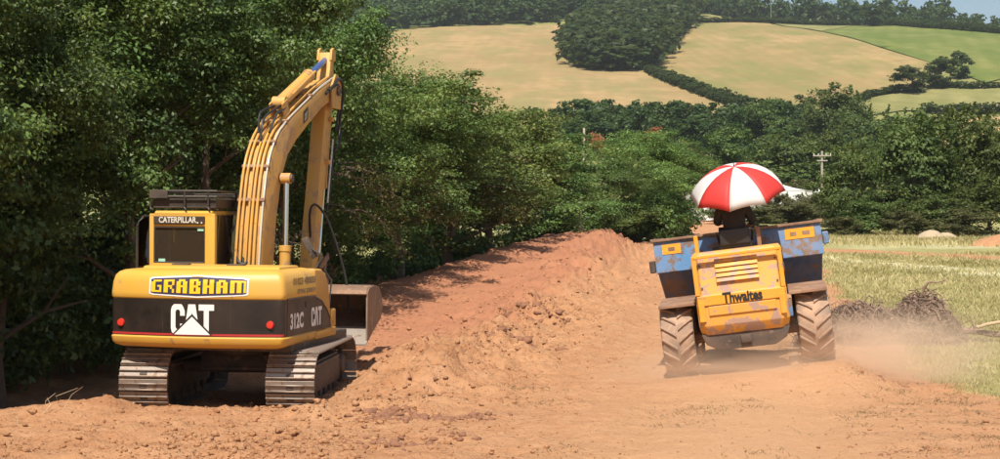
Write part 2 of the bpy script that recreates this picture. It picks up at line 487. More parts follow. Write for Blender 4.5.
def leaf_mat(name, dark, lightc, trans=(0.16, 0.22, 0.03), tr=0.28, varscale=0.5, spec=0.2):
    m, nt, b, out = new_mat(name)
    at = N(nt, 'Attribute', attribute_name='tint')
    oi = N(nt, 'ObjectInfo')
    co = obj_co(nt)
    f = mth(nt, 'ADD', mth(nt, 'MULTIPLY', at.outputs['Fac'], 0.65), mth(nt, 'MULTIPLY', noise(nt, co, varscale, 3), 0.5))
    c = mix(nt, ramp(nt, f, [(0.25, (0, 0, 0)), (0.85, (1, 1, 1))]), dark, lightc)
    hs = N(nt, 'HueSaturation')
    nt.links.new(mth(nt, 'MULTIPLY_ADD', oi.outputs['Random'], 0.035), hs.inputs['Hue']); nt.nodes[-1].inputs[2].default_value = 0.48
    nt.links.new(mth(nt, 'MULTIPLY_ADD', oi.outputs['Random'], 0.35), hs.inputs['Value']); nt.nodes[-1].inputs[2].default_value = 0.82
    nt.links.new(c, hs.inputs['Color'])
    b.inputs['Roughness'].default_value = 0.5
    b.inputs['Specular IOR Level'].default_value = spec
    nt.links.new(hs.outputs[0], b.inputs['Base Color'])
    t = N(nt, 'BsdfTranslucent')
    nt.links.new(mix(nt, 0.5, hs.outputs[0], trans), t.inputs[0])
    mx = N(nt, 'MixShader', i_Fac=tr)
    nt.links.new(b.outputs[0], mx.inputs[1]); nt.links.new(t.outputs[0], mx.inputs[2]); nt.links.new(mx.outputs[0], out.inputs[0])
    return m
M['leaf'] = leaf_mat('hedge_leaves', (0.036, 0.076, 0.018), (0.165, 0.255, 0.060), spec=.4)
M['leaf_light'] = leaf_mat('lighter_hedge_leaves', (0.056, 0.104, 0.024), (0.225, 0.31, 0.075), spec=.4)  # lighter variant of the hedge leaf colour
M['leaf_olive'] = leaf_mat('dry_olive_leaves', (0.07, 0.068, 0.020), (0.19, 0.165, 0.06), (0.2, 0.18, 0.04))
M['leaf_far'] = leaf_mat('valley_leaves', (0.042, 0.072, 0.020), (0.140, 0.188, 0.052))
M['leaf_wood'] = leaf_mat('wood_leaves', (0.022, 0.044, 0.014), (0.066, 0.098, 0.028), varscale=0.06)
M['leaf_dead'] = leaf_mat('dead_copper_leaves', (0.30, 0.12, 0.05), (0.46, 0.22, 0.10), (0.4, 0.2, 0.08))
M['leaf_scrub'] = leaf_mat('scrub_leaves', (0.075, 0.080, 0.032), (0.155, 0.150, 0.062))
M['grass'] = leaf_mat('dry_grass', (0.34, 0.305, 0.115), (0.66, 0.57, 0.30), (0.5, 0.45, 0.16), 0.3)
M['weed'] = leaf_mat('dull_weeds', (0.10, 0.09, 0.035), (0.26, 0.21, 0.10), (0.25, 0.22, 0.08), 0.25)

def ground_mat():
    m, nt, b, out = new_mat('red_soil_and_meadow')
    co = obj_co(nt)
    a_g = N(nt, 'Attribute', attribute_name='grass').outputs['Fac']
    a_r = N(nt, 'Attribute', attribute_name='road').outputs['Fac']
    a_p = N(nt, 'Attribute', attribute_name='pale').outputs['Fac']
    n1 = noise(nt, co, 0.35, 5, 0.6); n2 = noise(nt, co, 2.3, 6, 0.65); n3 = noise(nt, co, 11.0, 5, 0.7)
    soil = mix(nt, ramp(nt, n1, [(0.35, (0, 0, 0)), (0.65, (1, 1, 1))]), (0.43, 0.205, 0.098), (0.49, 0.248, 0.122))
    soil = mix(nt, ramp(nt, n2, [(0.35, (0, 0, 0)), (0.75, (1, 1, 1))]), soil, (0.55, 0.308, 0.165))
    soil = mix(nt, ramp(nt, n3, [(0.30, (1, 1, 1)), (0.46, (0, 0, 0))]), soil, (0.30, 0.140, 0.072))
    a_d = N(nt, 'Attribute', attribute_name='red').outputs['Fac']
    soil = mix(nt, mth(nt, 'MULTIPLY', a_d, 0.75), soil, (0.43, 0.180, 0.102))
    soil = mix(nt, mth(nt, 'MULTIPLY', a_r, 0.75), soil, (0.585, 0.342, 0.184))
    gn = noise(nt, co, 0.55, 5, 0.65); gn2 = noise(nt, co, 5.0, 5, 0.7)
    gr = mix(nt, ramp(nt, gn, [(0.35, (0, 0, 0)), (0.65, (1, 1, 1))]), (0.22, 0.215, 0.072), (0.42, 0.37, 0.16))
    gr = mix(nt, ramp(nt, gn2, [(0.3, (0, 0, 0)), (0.7, (1, 1, 1))]), gr, (0.34, 0.31, 0.125))
    gr = mix(nt, a_p, gr, (0.66, 0.62, 0.40))
    far = N(nt, 'Attribute', attribute_name='far').outputs['Fac']
    fg = mix(nt, noise(nt, co, 0.02, 4), (0.15, 0.18, 0.05), (0.30, 0.27, 0.10))
    gr = mix(nt, far, gr, fg)
    k = mth(nt, 'ADD', a_g, mth(nt, 'MULTIPLY', mth(nt, 'SUBTRACT', gn2, 0.5), 0.9))
    k = ramp(nt, k, [(0.35, (0, 0, 0)), (0.65, (1, 1, 1))])
    nt.links.new(mix(nt, k, soil, gr), b.inputs['Base Color'])
    b.inputs['Roughness'].default_value = 0.95
    b.inputs['Specular IOR Level'].default_value = 0.15
    hgt = mth(nt, 'ADD', mth(nt, 'MULTIPLY', n3, 0.5), mth(nt, 'MULTIPLY', noise(nt, co, 30.0, 4, 0.7), 0.35))
    bump(nt, hgt, 1.0, 0.10, b)
    return m
M['ground'] = ground_mat()
M['clod'] = plain('soil_clod', (0.40, 0.185, 0.10), 0.97, 0, 0.25, 14, 0.6)
M['clod_dark'] = plain('shade_soil_clod', (0.24, 0.112, 0.062), 0.97, 0, 0.35, 14, 0.6)  # dark tone stands for the shadows and roots between clods

def field_mat(name, a, b_, c, lines=(1, 0, 0), lscale=0.25, k1=0.02, lw=0.35):
    m, nt, b, out = new_mat(name)
    co = obj_co(nt)
    base = mix(nt, ramp(nt, noise(nt, co, k1, 5, 0.6), [(0.42, (0, 0, 0)), (0.58, (1, 1, 1))]), a, b_)
    co2 = obj_co(nt, (1, 0.35, 0))
    base = mix(nt, ramp(nt, noise(nt, co2, k1 * 2.3, 5, 0.65), [(0.44, (0, 0, 0)), (0.60, (1, 1, 1))]), base, c)
    w = N(nt, 'TexWave', i_Scale=lscale, i_Distortion=3.0, i_Detail=3.0, i_Detail_Scale=0.6)
    mp = nt.nodes.new('ShaderNodeMapping'); mp.inputs['Rotation'].default_value = (0, 0, lines[0]); mp.inputs['Scale'].default_value = (1, 0.1, 0)
    nt.links.new(co, mp.inputs[0]); nt.links.new(mp.outputs[0], w.inputs['Vector'])
    base = mix(nt, mth(nt, 'MULTIPLY', w.outputs['Fac'], lw), base, tuple(x * 0.72 for x in b_))
    base = mix(nt, ramp(nt, noise(nt, co, 0.11, 6, 0.75), [(0.42, (0, 0, 0)), (0.62, (0.55, 0.55, 0.55))]), base, tuple(x * 0.78 for x in b_))
    base = mix(nt, mth(nt, 'MULTIPLY', noise(nt, co, 0.7, 4, 0.7), 0.35), base, tuple(x * 0.8 for x in a))
    nt.links.new(base, b.inputs['Base Color'])
    b.inputs['Roughness'].default_value = 1.0; b.inputs['Specular IOR Level'].default_value = 0.1
    return m
# ------------------------------------------------------------------ ground: one sheet
def spaced(a, b, d0, grow):
    out = [a]; d = d0
    while out[-1] < b:
        out.append(out[-1] + d); d *= grow
    return out
xs = spaced(-8.5, 10.5, 0.072, 1.0)
xs = [-v for v in spaced(-xs[0], 1500, 0.14, 1.13)[1:]][::-1] + xs + spaced(xs[-1], 1500, 0.12, 1.075)[1:]
ys = spaced(15.0, 36.0, 0.068, 1.0)
ys = [15.0 - v for v in spaced(0, 220, 0.3, 1.35)[1:]][::-1] + ys + [v for v in spaced(ys[-1], 130, 0.085, 1.012)[1:]]
ys += spaced(ys[-1], 2600, 1.6, 1.018)[1:]
xs = np.array(xs); ys = np.array(ys)
X, Y = np.meshgrid(xs, ys)
Z = height(X, Y)
nx, ny = len(xs), len(ys)
idx = np.arange(nx * ny).reshape(ny, nx)
faces = np.stack([idx[:-1, :-1], idx[:-1, 1:], idx[1:, 1:], idx[1:, :-1]], -1).reshape(-1, 4)
gme = np_mesh('ground', np.stack([X, Y, Z], -1).reshape(-1, 3), faces, 4)
g, road = terrain_masks(X, Y)
add_attr(gme, 'grass', g.ravel())
add_attr(gme, 'road', (road * (1 - sstep(60, 90, Y))).ravel())
pale = 1.3 * np.exp(-((X - 13.4 - (66 - Y) / 3.5) / 1.5) ** 2) * sstep(46, 52, Y) + 0.7 * np.exp(-((Y - 79) / 3.0) ** 2) * sstep(14, 18, X) * (1 - sstep(24, 29, X))
add_attr(gme, 'pale', np.clip(pale * (0.55 + 0.6 * fbm(X * 0.5, Y * 0.5, 44, 3)), 0, 1).ravel())
add_attr(gme, 'red', (sstep(-0.5, 1.5, X - hedge_x(Y)) * (1 - sstep(-0.8, 0.6, X - ridge_x(Y))) * sstep(24, 34, Y)).ravel())
add_attr(gme, 'far', sstep(120, 220, Y).ravel())
gme.polygons.foreach_set('use_smooth', [True] * len(gme.polygons))
ground = link('ground', gme, M['ground']); tag(ground, 'red soil haul ground running into meadow and hillside', kind='structure')

# ------------------------------------------------------------------ fields on the far hillside
def field(name, label, pix, mat, lift=0.35, step=14.0):
    pts = [on_ground(*p) for p in pix]
    bm = bmesh.new()
    vs = [bm.verts.new((x, y, 0)) for x, y in pts]
    bm.faces.new(vs)
    x0, x1 = min(p[0] for p in pts), max(p[0] for p in pts); y0, y1 = min(p[1] for p in pts), max(p[1] for p in pts)
    t = math.floor(x0 / step) * step + step
    while t < x1:
        bmesh.ops.bisect_plane(bm, geom=bm.verts[:] + bm.edges[:] + bm.faces[:], plane_co=(t, 0, 0), plane_no=(1, 0, 0)); t += step
    t = math.floor(y0 / step) * step + step
    while t < y1:
        bmesh.ops.bisect_plane(bm, geom=bm.verts[:] + bm.edges[:] + bm.faces[:], plane_co=(0, t, 0), plane_no=(0, 1, 0)); t += step
    bmesh.ops.triangulate(bm, faces=bm.faces[:])
    for v in bm.verts: v.co.z = BH(v.co.x, v.co.y) + lift
    bmesh.ops.recalc_face_normals(bm, faces=bm.faces[:])
    me = bpy.data.meshes.new(name); bm.to_mesh(me); bm.free()
    me.polygons.foreach_set('use_smooth', [True] * len(me.polygons))
    o = link(name, me, mat)
    return tag(o, label, kind='structure')
tan1 = field_mat('stubble_tan', (0.40, 0.275, 0.132), (0.30, 0.212, 0.100), (0.235, 0.215, 0.085), (0.5,), 0.07, 0.02, 0.12)
tan2 = field_mat('stubble_tan_green', (0.39, 0.27, 0.128), (0.28, 0.212, 0.090), (0.165, 0.19, 0.058), (-0.55,), 0.06, 0.016, 0.25)
grn1 = field_mat('pasture_green', (0.105, 0.150, 0.034), (0.155, 0.185, 0.046), (0.22, 0.22, 0.07), (1.2,), 0.1, 0.014)
grn2 = field_mat('pasture_pale', (0.24, 0.225, 0.085), (0.19, 0.195, 0.066), (0.31, 0.275, 0.12), (1.3,), 0.1, 0.02)
gold = field_mat('ripe_corn', (0.48, 0.34, 0.15), (0.44, 0.30, 0.13), (0.50, 0.38, 0.2), (0.9,), 0.15)
meadow = field_mat('valley_meadow', (0.17, 0.19, 0.055), (0.22, 0.23, 0.07), (0.26, 0.25, 0.09), (0.2,), 0.15, 0.04)
field('stubble_field', 'tan stubble field on the hillside below the wood', [(300, 118), (345, 56), (372, 35), (420, 29), (500, 26), (560, 25), (600, 22), (640, 55), (652, 73), (676, 86), (706, 99), (745, 109), (745, 128), (300, 140)], tan1)
field('striped_field', 'mown tan and green field right of the hill hedge', [(650, 71), (665, 47), (688, 28), (700, 20), (760, 22), (822, 33), (880, 49), (930, 64), (916, 82), (900, 93), (868, 98), (840, 106), (740, 126), (742, 106), (706, 96), (676, 83)], tan2, 0.40)
field('ridge_pasture', 'pale green pasture along the top of the hill', [(688, 27), (693, 14), (760, 10.5), (830, 13), (858, 19), (848, 27), (822, 32), (760, 21), (700, 19)], grn2, 0.45)
field('green_pasture', 'green pasture sloping down the right of the hill', [(823, 32), (849, 27), (862, 21), (930, 27), (1030, 36), (1030, 74), (985, 84), (932, 64), (881, 48)], grn1, 0.38)
field('lower_pasture', 'pale strip of pasture under the hill copse', [(842, 106), (870, 98.5), (902, 93.5), (918, 82), (930, 66), (985, 85), (1030, 78), (1030, 106), (900, 112), (860, 118)], grn2, 0.42)
field('gold_field', 'narrow golden field behind the right trees', [(928, 120), (1040, 116), (1040, 150), (915, 150)], gold, 0.36)
field('valley_meadow', 'green meadow strip behind the telegraph pole', [(800, 200), (800, 180), (905, 177), (905, 200)], meadow, 0.2, 8)

# ------------------------------------------------------------------ foliage
def leaves(rng, cen, nor, size, aspect=0.55):
    """one folded diamond leaf (a quad) per centre"""
    n = len(cen)
    a = rng.normal(size=(n, 3)); a -= (a * nor).sum(1, keepdims=True) * nor
    a /= np.linalg.norm(a, axis=1, keepdims=True) + 1e-9
    b = np.cross(nor, a)
    L = (size * rng.uniform(0.6, 1.3, n))[:, None]; W = L * aspect
    drop = nor * L * 0.12
    v = np.stack([cen - a * L * 0.5 - drop, cen + b * W * 0.5, cen + a * L * 0.5 - drop, cen - b * W * 0.5], 1).reshape(-1, 3)
    f = np.arange(4 * n).reshape(n, 4)
    return v, f

def unit(v): return v / (np.linalg.norm(v, axis=1, keepdims=True) + 1e-9)

def crown_arrays(seed, rx, rz, zc, n_clump, per, leaf, clump_r=0.42, flat=0.6, low=1.0, sprigs=0, lump=0.35, lean=0.55, boughs=0.0):
    rng = np.random.default_rng(seed)
    nb_ = max(6, n_clump // 9) if boughs else n_clump
    d = unit(rng.normal(size=(nb_, 3)))
    r = rng.uniform(0.12, 1.0, nb_) ** 0.42
    k = fbm(d[:, 0] * 1.7 + seed, d[:, 1] * 1.7 + d[:, 2] * 2.3, seed, 3)
    sc = 1 + lump * k * 1.6
    c = d * (r * sc)[:, None] * np.array([rx, rx, rz]) + np.array([0, 0, zc])
    if boughs:                                     # clumps gather on boughs, leaving hollows between them
        own = rng.integers(0, nb_, n_clump)
        bs = rng.uniform(0.7, 1.3, nb_)[own][:, None]
        c = c[own] + rng.normal(size=(n_clump, 3)) * np.array([1, 1, 0.7]) * boughs * bs
    c[:, 2] = np.maximum(c[:, 2], 0.25 * low)
    size = clump_r * rng.uniform(0.55, 1.35, n_clump)
    cc = np.repeat(c, per, 0); ss = np.repeat(size, per)[:, None]
    off = unit(rng.normal(size=(len(cc), 3)))        # each clump a rounded tuft, leafy on its upper side
    off[:, 2] = np.where(rng.random(len(cc)) < 0.72, np.abs(off[:, 2]), off[:, 2])
    off = off * np.array([1, 1, flat + 0.15]) * ss * rng.uniform(0.45, 1.12, len(cc))[:, None]
    cen = cc + off
    out = unit(cc - np.array([0, 0, zc * 0.7]))
    nor = unit(rng.normal(size=cen.shape) * 0.48 + np.array([0, 0, lean * .7]) + out * 0.3 + unit(off) * 0.75)
    tint = np.clip(np.repeat(rng.normal(0.45, 0.22, n_clump), per) + rng.normal(0, 0.16, len(cen)), 0, 1)
    if sprigs:
        th = rng.uniform(0, 2 * np.pi, sprigs); rr = np.sqrt(rng.uniform(0, 1, sprigs)) * 0.85
        bx, by = rr * np.cos(th) * rx, rr * np.sin(th) * rx
        bz = zc + rz * np.sqrt(np.maximum(0.05, 1 - rr ** 2)) * 0.92
        m = 34
        t = rng.uniform(0, 1, (sprigs, m)); ln = rng.uniform(0.4, 1.1, sprigs)[:, None]
        dx = rng.normal(0, 0.22, sprigs)[:, None]; dy = rng.normal(0, 0.22, sprigs)[:, None]
        s = np.stack([bx[:, None] + dx * t * ln + rng.normal(0, 0.06, t.shape), by[:, None] + dy * t * ln + rng.normal(0, 0.06, t.shape), bz[:, None] + t * ln - 0.15], -1).reshape(-1, 3)
        cen = np.concatenate([cen, s]); nor = np.concatenate([nor, unit(rng.normal(size=s.shape) + np.array([0, 0, 0.6]))])
        tint = np.concatenate([tint, np.clip(rng.normal(0.7, 0.2, len(s)), 0, 1)])
    v, f = leaves(rng, cen, nor, leaf)
    return v, f, np.repeat(tint, 4)

def crown_mesh(name, *a, mat=None, **k):
    v, f, t = crown_arrays(*a, **k)
    me = np_mesh(name, v, f, 4); add_attr(me, 'tint', t)
    if mat: me.materials.append(mat)
    return me

def trunk_mesh(name, seed, h, r, spread, limbs=7, mat=None, start=0.18):
    rnd = random.Random(seed); g_ = G()
    top = Vector((rnd.uniform(-.2, .2), rnd.uniform(-.2, .2), h))
    trunk = [Vector((0, 0, -0.25))] + [top * t + Vector((rnd.uniform(-.09, .09), rnd.uniform(-.09, .09), 0)) for t in (.15, .35, .55, .8, 1)]
    g_.tube(trunk, [r * 1.35, r, r * .85, r * .62, r * .36, r * .1], 8)
    for i in range(limbs):
        t = start + (0.85 - start) * (i + rnd.random() * .6) / limbs
        p = top * t; a = i * 2.4 + rnd.random()
        L = spread * rnd.uniform(.6, 1) * (1.1 - .5 * t)
        q = p + Vector((math.cos(a) * L * .5, math.sin(a) * L * .5, L * .32)); e = p + Vector((math.cos(a) * L, math.sin(a) * L, L * rnd.uniform(.35, .9)))
        g_.tube([p, q, e], [r * .45 * (1.2 - t), r * .28, r * .06], 6)
        for s_ in (-1, 1):
            e2 = q + Vector((math.cos(a + s_ * .8) * L * .4, math.sin(a + s_ * .8) * L * .4, L * .4))
            g_.tube([q, e2], [r * .18, r * .04], 5)
    return g_.build(name, mat or M['bark'], link_it=False)

def tree(name, loc, crown_me, trunk_me, sx, sz, rz, label, cat, group=None, lift=0.0):
    root = empty(name, loc, (0, 0, rz)); root.scale = (sx, sx, sz)
    link('trunk', trunk_me, None, root); link('crown', crown_me, None, root).location.z = lift
    return tag(root, label, cat, group)

def own_mat(root, mat):
    for c in root.children:
        if c.name.startswith('crown'):
            c.material_slots[0].link = 'OBJECT'; c.material_slots[0].material = mat

# --- the hedgerow of trees along the left side: near variants (7 m) with leaf-size faces
near_v = []
for i in range(4):
    cm = crown_mesh('hedge_crown', 100 + i, 2.15, 3.15, 3.75, 300, 200, 0.085, clump_r=0.46, sprigs=30, lump=.40, boughs=.42, mat=M['leaf'])
    tm = trunk_mesh('hedge_trunk', 40 + i, 5.6, 0.13, 1.9, 9)
    near_v.append((cm, tm))
mid_v = []
for i in range(3):
    cm = crown_mesh('hedge_crown_open', 130 + i, 2.2, 3.2, 3.7, 250, 112, 0.13, clump_r=0.50, sprigs=22, lump=.40, boughs=.42, mat=M['leaf'])
    mid_v.append((cm, near_v[i][1]))
rng = random.Random(4)
front_labels = {
    0: 'sunlit leafy tree at the edge of the picture left of the excavator',
    1: 'dark green tree just left of the excavator cab',
    2: 'tall dark tree right behind the excavator cab and roof rack',
    3: 'leafy tree behind the upright lower boom of the excavator',
    4: 'tree rising behind the bend of the excavator boom',
    5: 'tree behind the top of the excavator boom and stick',
    6: 'tree with hanging branches above the excavator bucket',
    7: 'rounded tree just beyond the excavator bucket, its low branches drooping over red soil',
    8: 'hedgerow tree above the shadow lying on the red soil bank',
    9: 'hedgerow tree near the middle of the row with pale shoots on top',
    10: 'hedgerow tree beside the wooden stake, next to last but two',
    11: 'lower dark hedgerow tree behind the crest of the red soil',
    12: 'last but one tree of the left hedgerow, behind the soil crest',
    13: 'broad rounded light green tree ending the left hedgerow beside the far track',
}
yf = [16.5, 19.4, 22.4, 25.6, 29.0, 32.6, 36.6, 41.0, 46.0, 51.5, 57.5, 64.5, 73.0, 84.0]
for i, yv in enumerate(yf):
    var = near_v[i % 4] if yv < 50 or i == 13 else mid_v[i % 3]
    xv = float(hedge_x(yv)) + rng.uniform(-.25, .25) - (0.35 if yv < 30 else 0)
    s = rng.uniform(0.95, 1.08); sz = rng.uniform(0.96, 1.1)
    if i == 13: s, sz, xv = 1.3, 1.02, float(hedge_x(yv)) + 0.4
    if i == 12: s, sz = 1.05, 0.98
    if i == 11: s, sz = 1.25, 0.95
    if 7 <= i <= 10: s *= 1.15
    if i >= 7: sz = {7: .88, 8: .81, 9: .78, 10: .81, 11: .72, 12: .68, 13: .84}[i]
    if i < 4: xv -= (1.1, 1.3, 0.8, 0.5)[i]
    ht = tree('hedgerow_tree', (xv, yv, H(xv, yv) - 0.05), var[0], var[1], s, sz, rng.uniform(0, 6.28), front_labels[i], 'tree', 'trees of the left hedgerow', 1.7 if i < 6 else 1.0 if i < 7 else .75 if i < 10 else 0)
    if i in (0, 7, 10, 13): own_mat(ht, M['leaf_light'])
yb = [4.5, 8, 11.5, 15, 18.2, 21.5, 25, 28.5, 32, 36, 40.5, 45.5, 51, 57, 64, 72]  # the first three are unseen, added to shade the hedge foot
for i, yv in enumerate(yb):
    var = near_v[(i + 2) % 4] if i % 2 else mid_v[i % 3]
    xv = float(hedge_x(yv)) - 2.6 + rng.uniform(-.3, .3)
    tree('hedgerow_tree', (xv, yv, H(xv, yv) - 0.05), var[0], var[1], rng.uniform(1.05, 1.2), rng.uniform(1.02, 1.16) * (1 if yv < 38 else .84 if yv < 55 else .72), rng.uniform(0, 6.28),
         'tree hidden in the second row of the left hedgerow, only crown showing through' if yv > 14 else 'added second row hedgerow tree beside the camera, outside the picture', 'tree', 'second row of the left hedgerow' if yv > 14 else 'added hedgerow trees outside the picture')
for i, yv in enumerate((6.0, 9.4, 12.8)):          # unseen trees added beside the camera to shade the hedge foot
    xv = float(hedge_x(yv)) - 1.4
    tree('hedgerow_tree', (xv, yv, H(xv, yv) - 0.05), near_v[i][0], near_v[i][1], 1.05, 1.0, i * 2.1, ('added hedgerow tree nearest the camera, outside the picture', 'added second hedgerow tree from the camera, outside the picture', 'added hedgerow tree just outside the left picture edge')[i], 'tree', 'trees of the left hedgerow', 1.0)
tree('hedgerow_tree', (9.3, 91, H(9.3, 91) - .05), near_v[1][0], near_v[1][1], 1.25, .78, 1.0, 'dark tree tucked behind the broad rounded tree at the hedgerow end', 'tree', 'trees of the left hedgerow')
tree('hedgerow_tree', (5.2, 80, H(5.2, 80) - .05), near_v[2][0], near_v[2][1], 1.1, .72, 2.0, 'dark tree just left of the broad rounded tree at the hedgerow end', 'tree', 'trees of the left hedgerow')
# undergrowth at the hedge foot (nobody could count it)
ug_v, ug_f, ug_t = [], [], []; nbase = 0
r2 = np.random.default_rng(77)
for i in range(80):
    yv = 30 + 57 * r2.random() ** 1.2
    xv = float(hedge_x(yv)) + r2.uniform(-1.8, 0.5)
    v, f, t = crown_arrays(1000 + i, r2.uniform(.4, .75), r2.uniform(.35, .8), .45, 14, 34, 0.11 if yv < 45 else .16, clump_r=.3)
    v = v + np.array([xv, yv, H(xv, yv)])
    ug_v.append(v); ug_f.append(f + nbase); ug_t.append(t); nbase += len(v)
for i in range(44):
    yv = 14.5 + 20 * (i + r2.random()) / 44
    xv = float(hedge_x(yv)) - r2.uniform(0.9, 3.6)
    v, f, t = crown_arrays(1300 + i, r2.uniform(.9, 1.2), r2.uniform(1.1, 1.7), 1.2, 44, 30, 0.14, clump_r=.45)
    v = v + np.array([xv, yv, H(xv, yv)])
    ug_v.append(v); ug_f.append(f + nbase); ug_t.append(t * .5); nbase += len(v)  # leaf tint halved to deepen the shade under the near trees
for i in range(16):
    yv = r2.uniform(80, 87); xv = float(hedge_x(yv)) + r2.uniform(-1.2, 3.0)
    v, f, t = crown_arrays(1400 + i, r2.uniform(.8, 1.2), r2.uniform(.8, 1.3), 1.0, 36, 24, 0.22, clump_r=.42)
    v = v + np.array([xv, yv, H(xv, yv)])
    ug_v.append(v); ug_f.append(f + nbase); ug_t.append(t); nbase += len(v)
for i in range(14):
    yv = r2.uniform(24, 34); xv = float(hedge_x(yv)) - r2.uniform(3.2, 4.6)
    v, f, t = crown_arrays(1440 + i, 1.3, 1.9, 1.7, 44, 30, 0.17, clump_r=.5)
    v = v + np.array([xv, yv, H(xv, yv)])
    ug_v.append(v); ug_f.append(f + nbase); ug_t.append(t * .5); nbase += len(v)  # tint halved here too, painting in the shade behind the trunks
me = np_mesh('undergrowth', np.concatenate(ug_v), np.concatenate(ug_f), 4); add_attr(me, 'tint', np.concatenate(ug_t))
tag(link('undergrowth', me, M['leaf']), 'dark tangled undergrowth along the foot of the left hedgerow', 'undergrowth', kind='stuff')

# drooping dry branches over the soil, beyond the bucket
def droop(loc, seed, n, reach, label):
    rnd = random.Random(seed); rg = np.random.default_rng(seed)
    g_ = G(); pts = []
    for i in range(n):
        a = rnd.uniform(-0.9, 0.5); L = reach * rnd.uniform(.55, 1.1)
        p0 = Vector((rnd.uniform(-.5, .3), rnd.uniform(-1.4, 1.4), rnd.uniform(1.6, 3.4)))
        d = Vector((math.cos(a), math.sin(a), 0))
        ln = []
        for t in (0, .3, .6, .85, 1):
            ln.append(p0 + d * L * t + Vector((0, 0, .35 * t - 1.5 * t * t * rnd.uniform(.5, 1.0))))
        g_.tube(ln, [.02, .016, .012, .007, .003], 5)
        for k in range(60):
            t = rnd.uniform(.3, 1) * 3.99; j = int(t)
            q = ln[j].lerp(ln[j + 1], t - j)
            pts.append((q.x + rnd.gauss(0, .10), q.y + rnd.gauss(0, .10), q.z + rnd.gauss(0, .10)))
    root = empty('drooping_branch', loc)
    g_.build('branch', M['bark'], root)
    cen = np.array(pts)
    v, f = leaves(rg, cen, unit(rg.normal(size=cen.shape) + np.array([0, 0, .5])), 0.10)
    m_ = np_mesh('leaves', v, f, 4); add_attr(m_, 'tint', np.repeat(rg.random(len(cen)), 4))
    lo = link('leaves', m_, M['leaf_olive'], root)
    tag(root, label, 'branch', 'dry branches hanging from the hedgerow')
for (yv, sd, n, rc, lb) in [(31.5, 1, 6, 1.7, 'dry olive branches hanging down behind the excavator bucket'),
                            (37, 2, 9, 1.9, 'dry olive branches drooping just beyond the bucket'),
                            (43, 3, 8, 1.9, 'dry leafy branches arching low over the shadow on red soil'),
                            (52, 4, 7, 1.8, 'pale dry branches low in the middle of the hedgerow')]:
    xv = float(hedge_x(yv)) + 1.2
    droop((xv, yv, H(xv, yv)), sd, n, rc, lb)

# --- trees beyond: each its own thing
far_v = []
for i in range(4):
    cm = crown_mesh('tree_crown', 200 + i, 3.2, 3.6, 4.5, 190, 60, 0.32, clump_r=0.78, lump=0.42, sprigs=8, boughs=.6, mat=M['leaf_far'])
    tm = trunk_mesh('tree_trunk', 60 + i, 6.4, 0.22, 2.6, 7)
    far_v.append((cm, tm, 6.4, 8.7))
hill_me = crown_mesh('hill_crown', 240, 3.2, 3.7, 4.1, 150, 22, 0.62, clump_r=.75, lump=.28, boughs=.55, mat=M['leaf_wood'])
far_v.append((hill_me, far_v[0][1], 6.6, 8.0))
def far_tree(px, top, Yd, wpx, label, var, mat=None, group='trees in the valley', name='valley_tree', cat='tree'):
    x = px_x(px, Yd); z = BH(x, Yd)
    h = py_z(top, Yd) - z; w = wpx / FPX * Yd
    cm, tm, w0, h0 = far_v[var % 5]
    ft = tree(name, (x, Yd, z - 0.1), cm, tm, w / w0, h / h0, px * 0.37, label, cat, group)
    if mat: own_mat(ft, M[mat])
    return ft
T = [
    (848, 138, 96, 60, 'dark bushy tree just right of the dumper skip', 0), (884, 176, 99, 60, 'low dark bush between the two tall trees right of the dumper', 1),
    (914, 104, 100, 84, 'tall leafy tree at the centre of the right hedge', 2), (966, 98, 103, 92, 'big dark tree in the right hedge behind the sand heaps', 3),
    (1012, 108, 97, 84, 'dark tree cut by the right edge of the picture', 0), (990, 178, 93, 70, 'dense low bush at the right edge in front of the hedge', 2),
    (938, 186, 94, 64, 'low scrubby bush behind the two sand heaps', 1), (866, 196, 93, 48, 'low bush right of the dark bushy tree by the dumper', 3),
    (862, 128, 150, 40, 'light green pointed tree behind the right hedge', 1), (908, 104, 240, 70, 'rounded tree below the golden field at right', 2),
    (995, 112, 250, 40, 'thin open tree against the golden field at the right edge', 1),
    (770, 95, 330, 40, 'single rounded tree standing left of the tall valley tree', 0), (838, 79, 330, 62, 'tallest broad tree in the valley below the striped field', 2),
    (811, 94, 345, 30, 'small round tree left of the tallest valley tree', 3), (874, 101, 300, 62, 'dark rounded tree right of the tallest valley tree', 1),
    (726, 122, 210, 62, 'grey green tree above the umbrella', 3), (778, 130, 215, 70, 'dull green tree behind the umbrella top', 0),
    (826, 122, 225, 60, 'dull green tree behind the telegraph pole', 2), (690, 140, 190, 44, 'grey green tree between hedgerow end and umbrella', 1),
    (664, 132, 170, 40, 'green tree behind the end of the left hedgerow', 2),
]
for (px, top, Yd, w, lb, v) in T: far_tree(px, top, Yd, w, lb, v)
S = [(719, 194, 126, 26, 'narrow scrub bush at the left edge of the marquee', 0), (797, 189, 128, 44, 'scrub bush in front of the marquee wall', 1), (772, 190, 127, 40, 'scrub bush in front of the marquee, half behind the umbrella', 3), (905, 206, 92, 44, 'small scrub bush left of the sand heaps', 2), (965, 205, 90.5, 56, 'small scrub bush right of the sand heaps', 0), (840, 214, 92, 40, 'small scrub bush at the foot of the dark bushy tree', 3), (760, 172, 150, 60, 'pale scrubby bush behind the umbrella', 0), (826, 190, 150, 34, 'pale scrub bush beside the white marquee', 1), (832, 200, 120, 50, 'low scrub bush right of the skip', 2),
     (728, 196, 130, 40, 'small scrub bush beside the field gate', 3), (680, 196, 120, 26, 'small bush left of the far track', 2), (790, 198, 118, 60, 'scrub bush just above the orange skip plate', 0),
     (752, 204, 115, 50, 'scrub bush right behind the driver', 3)]
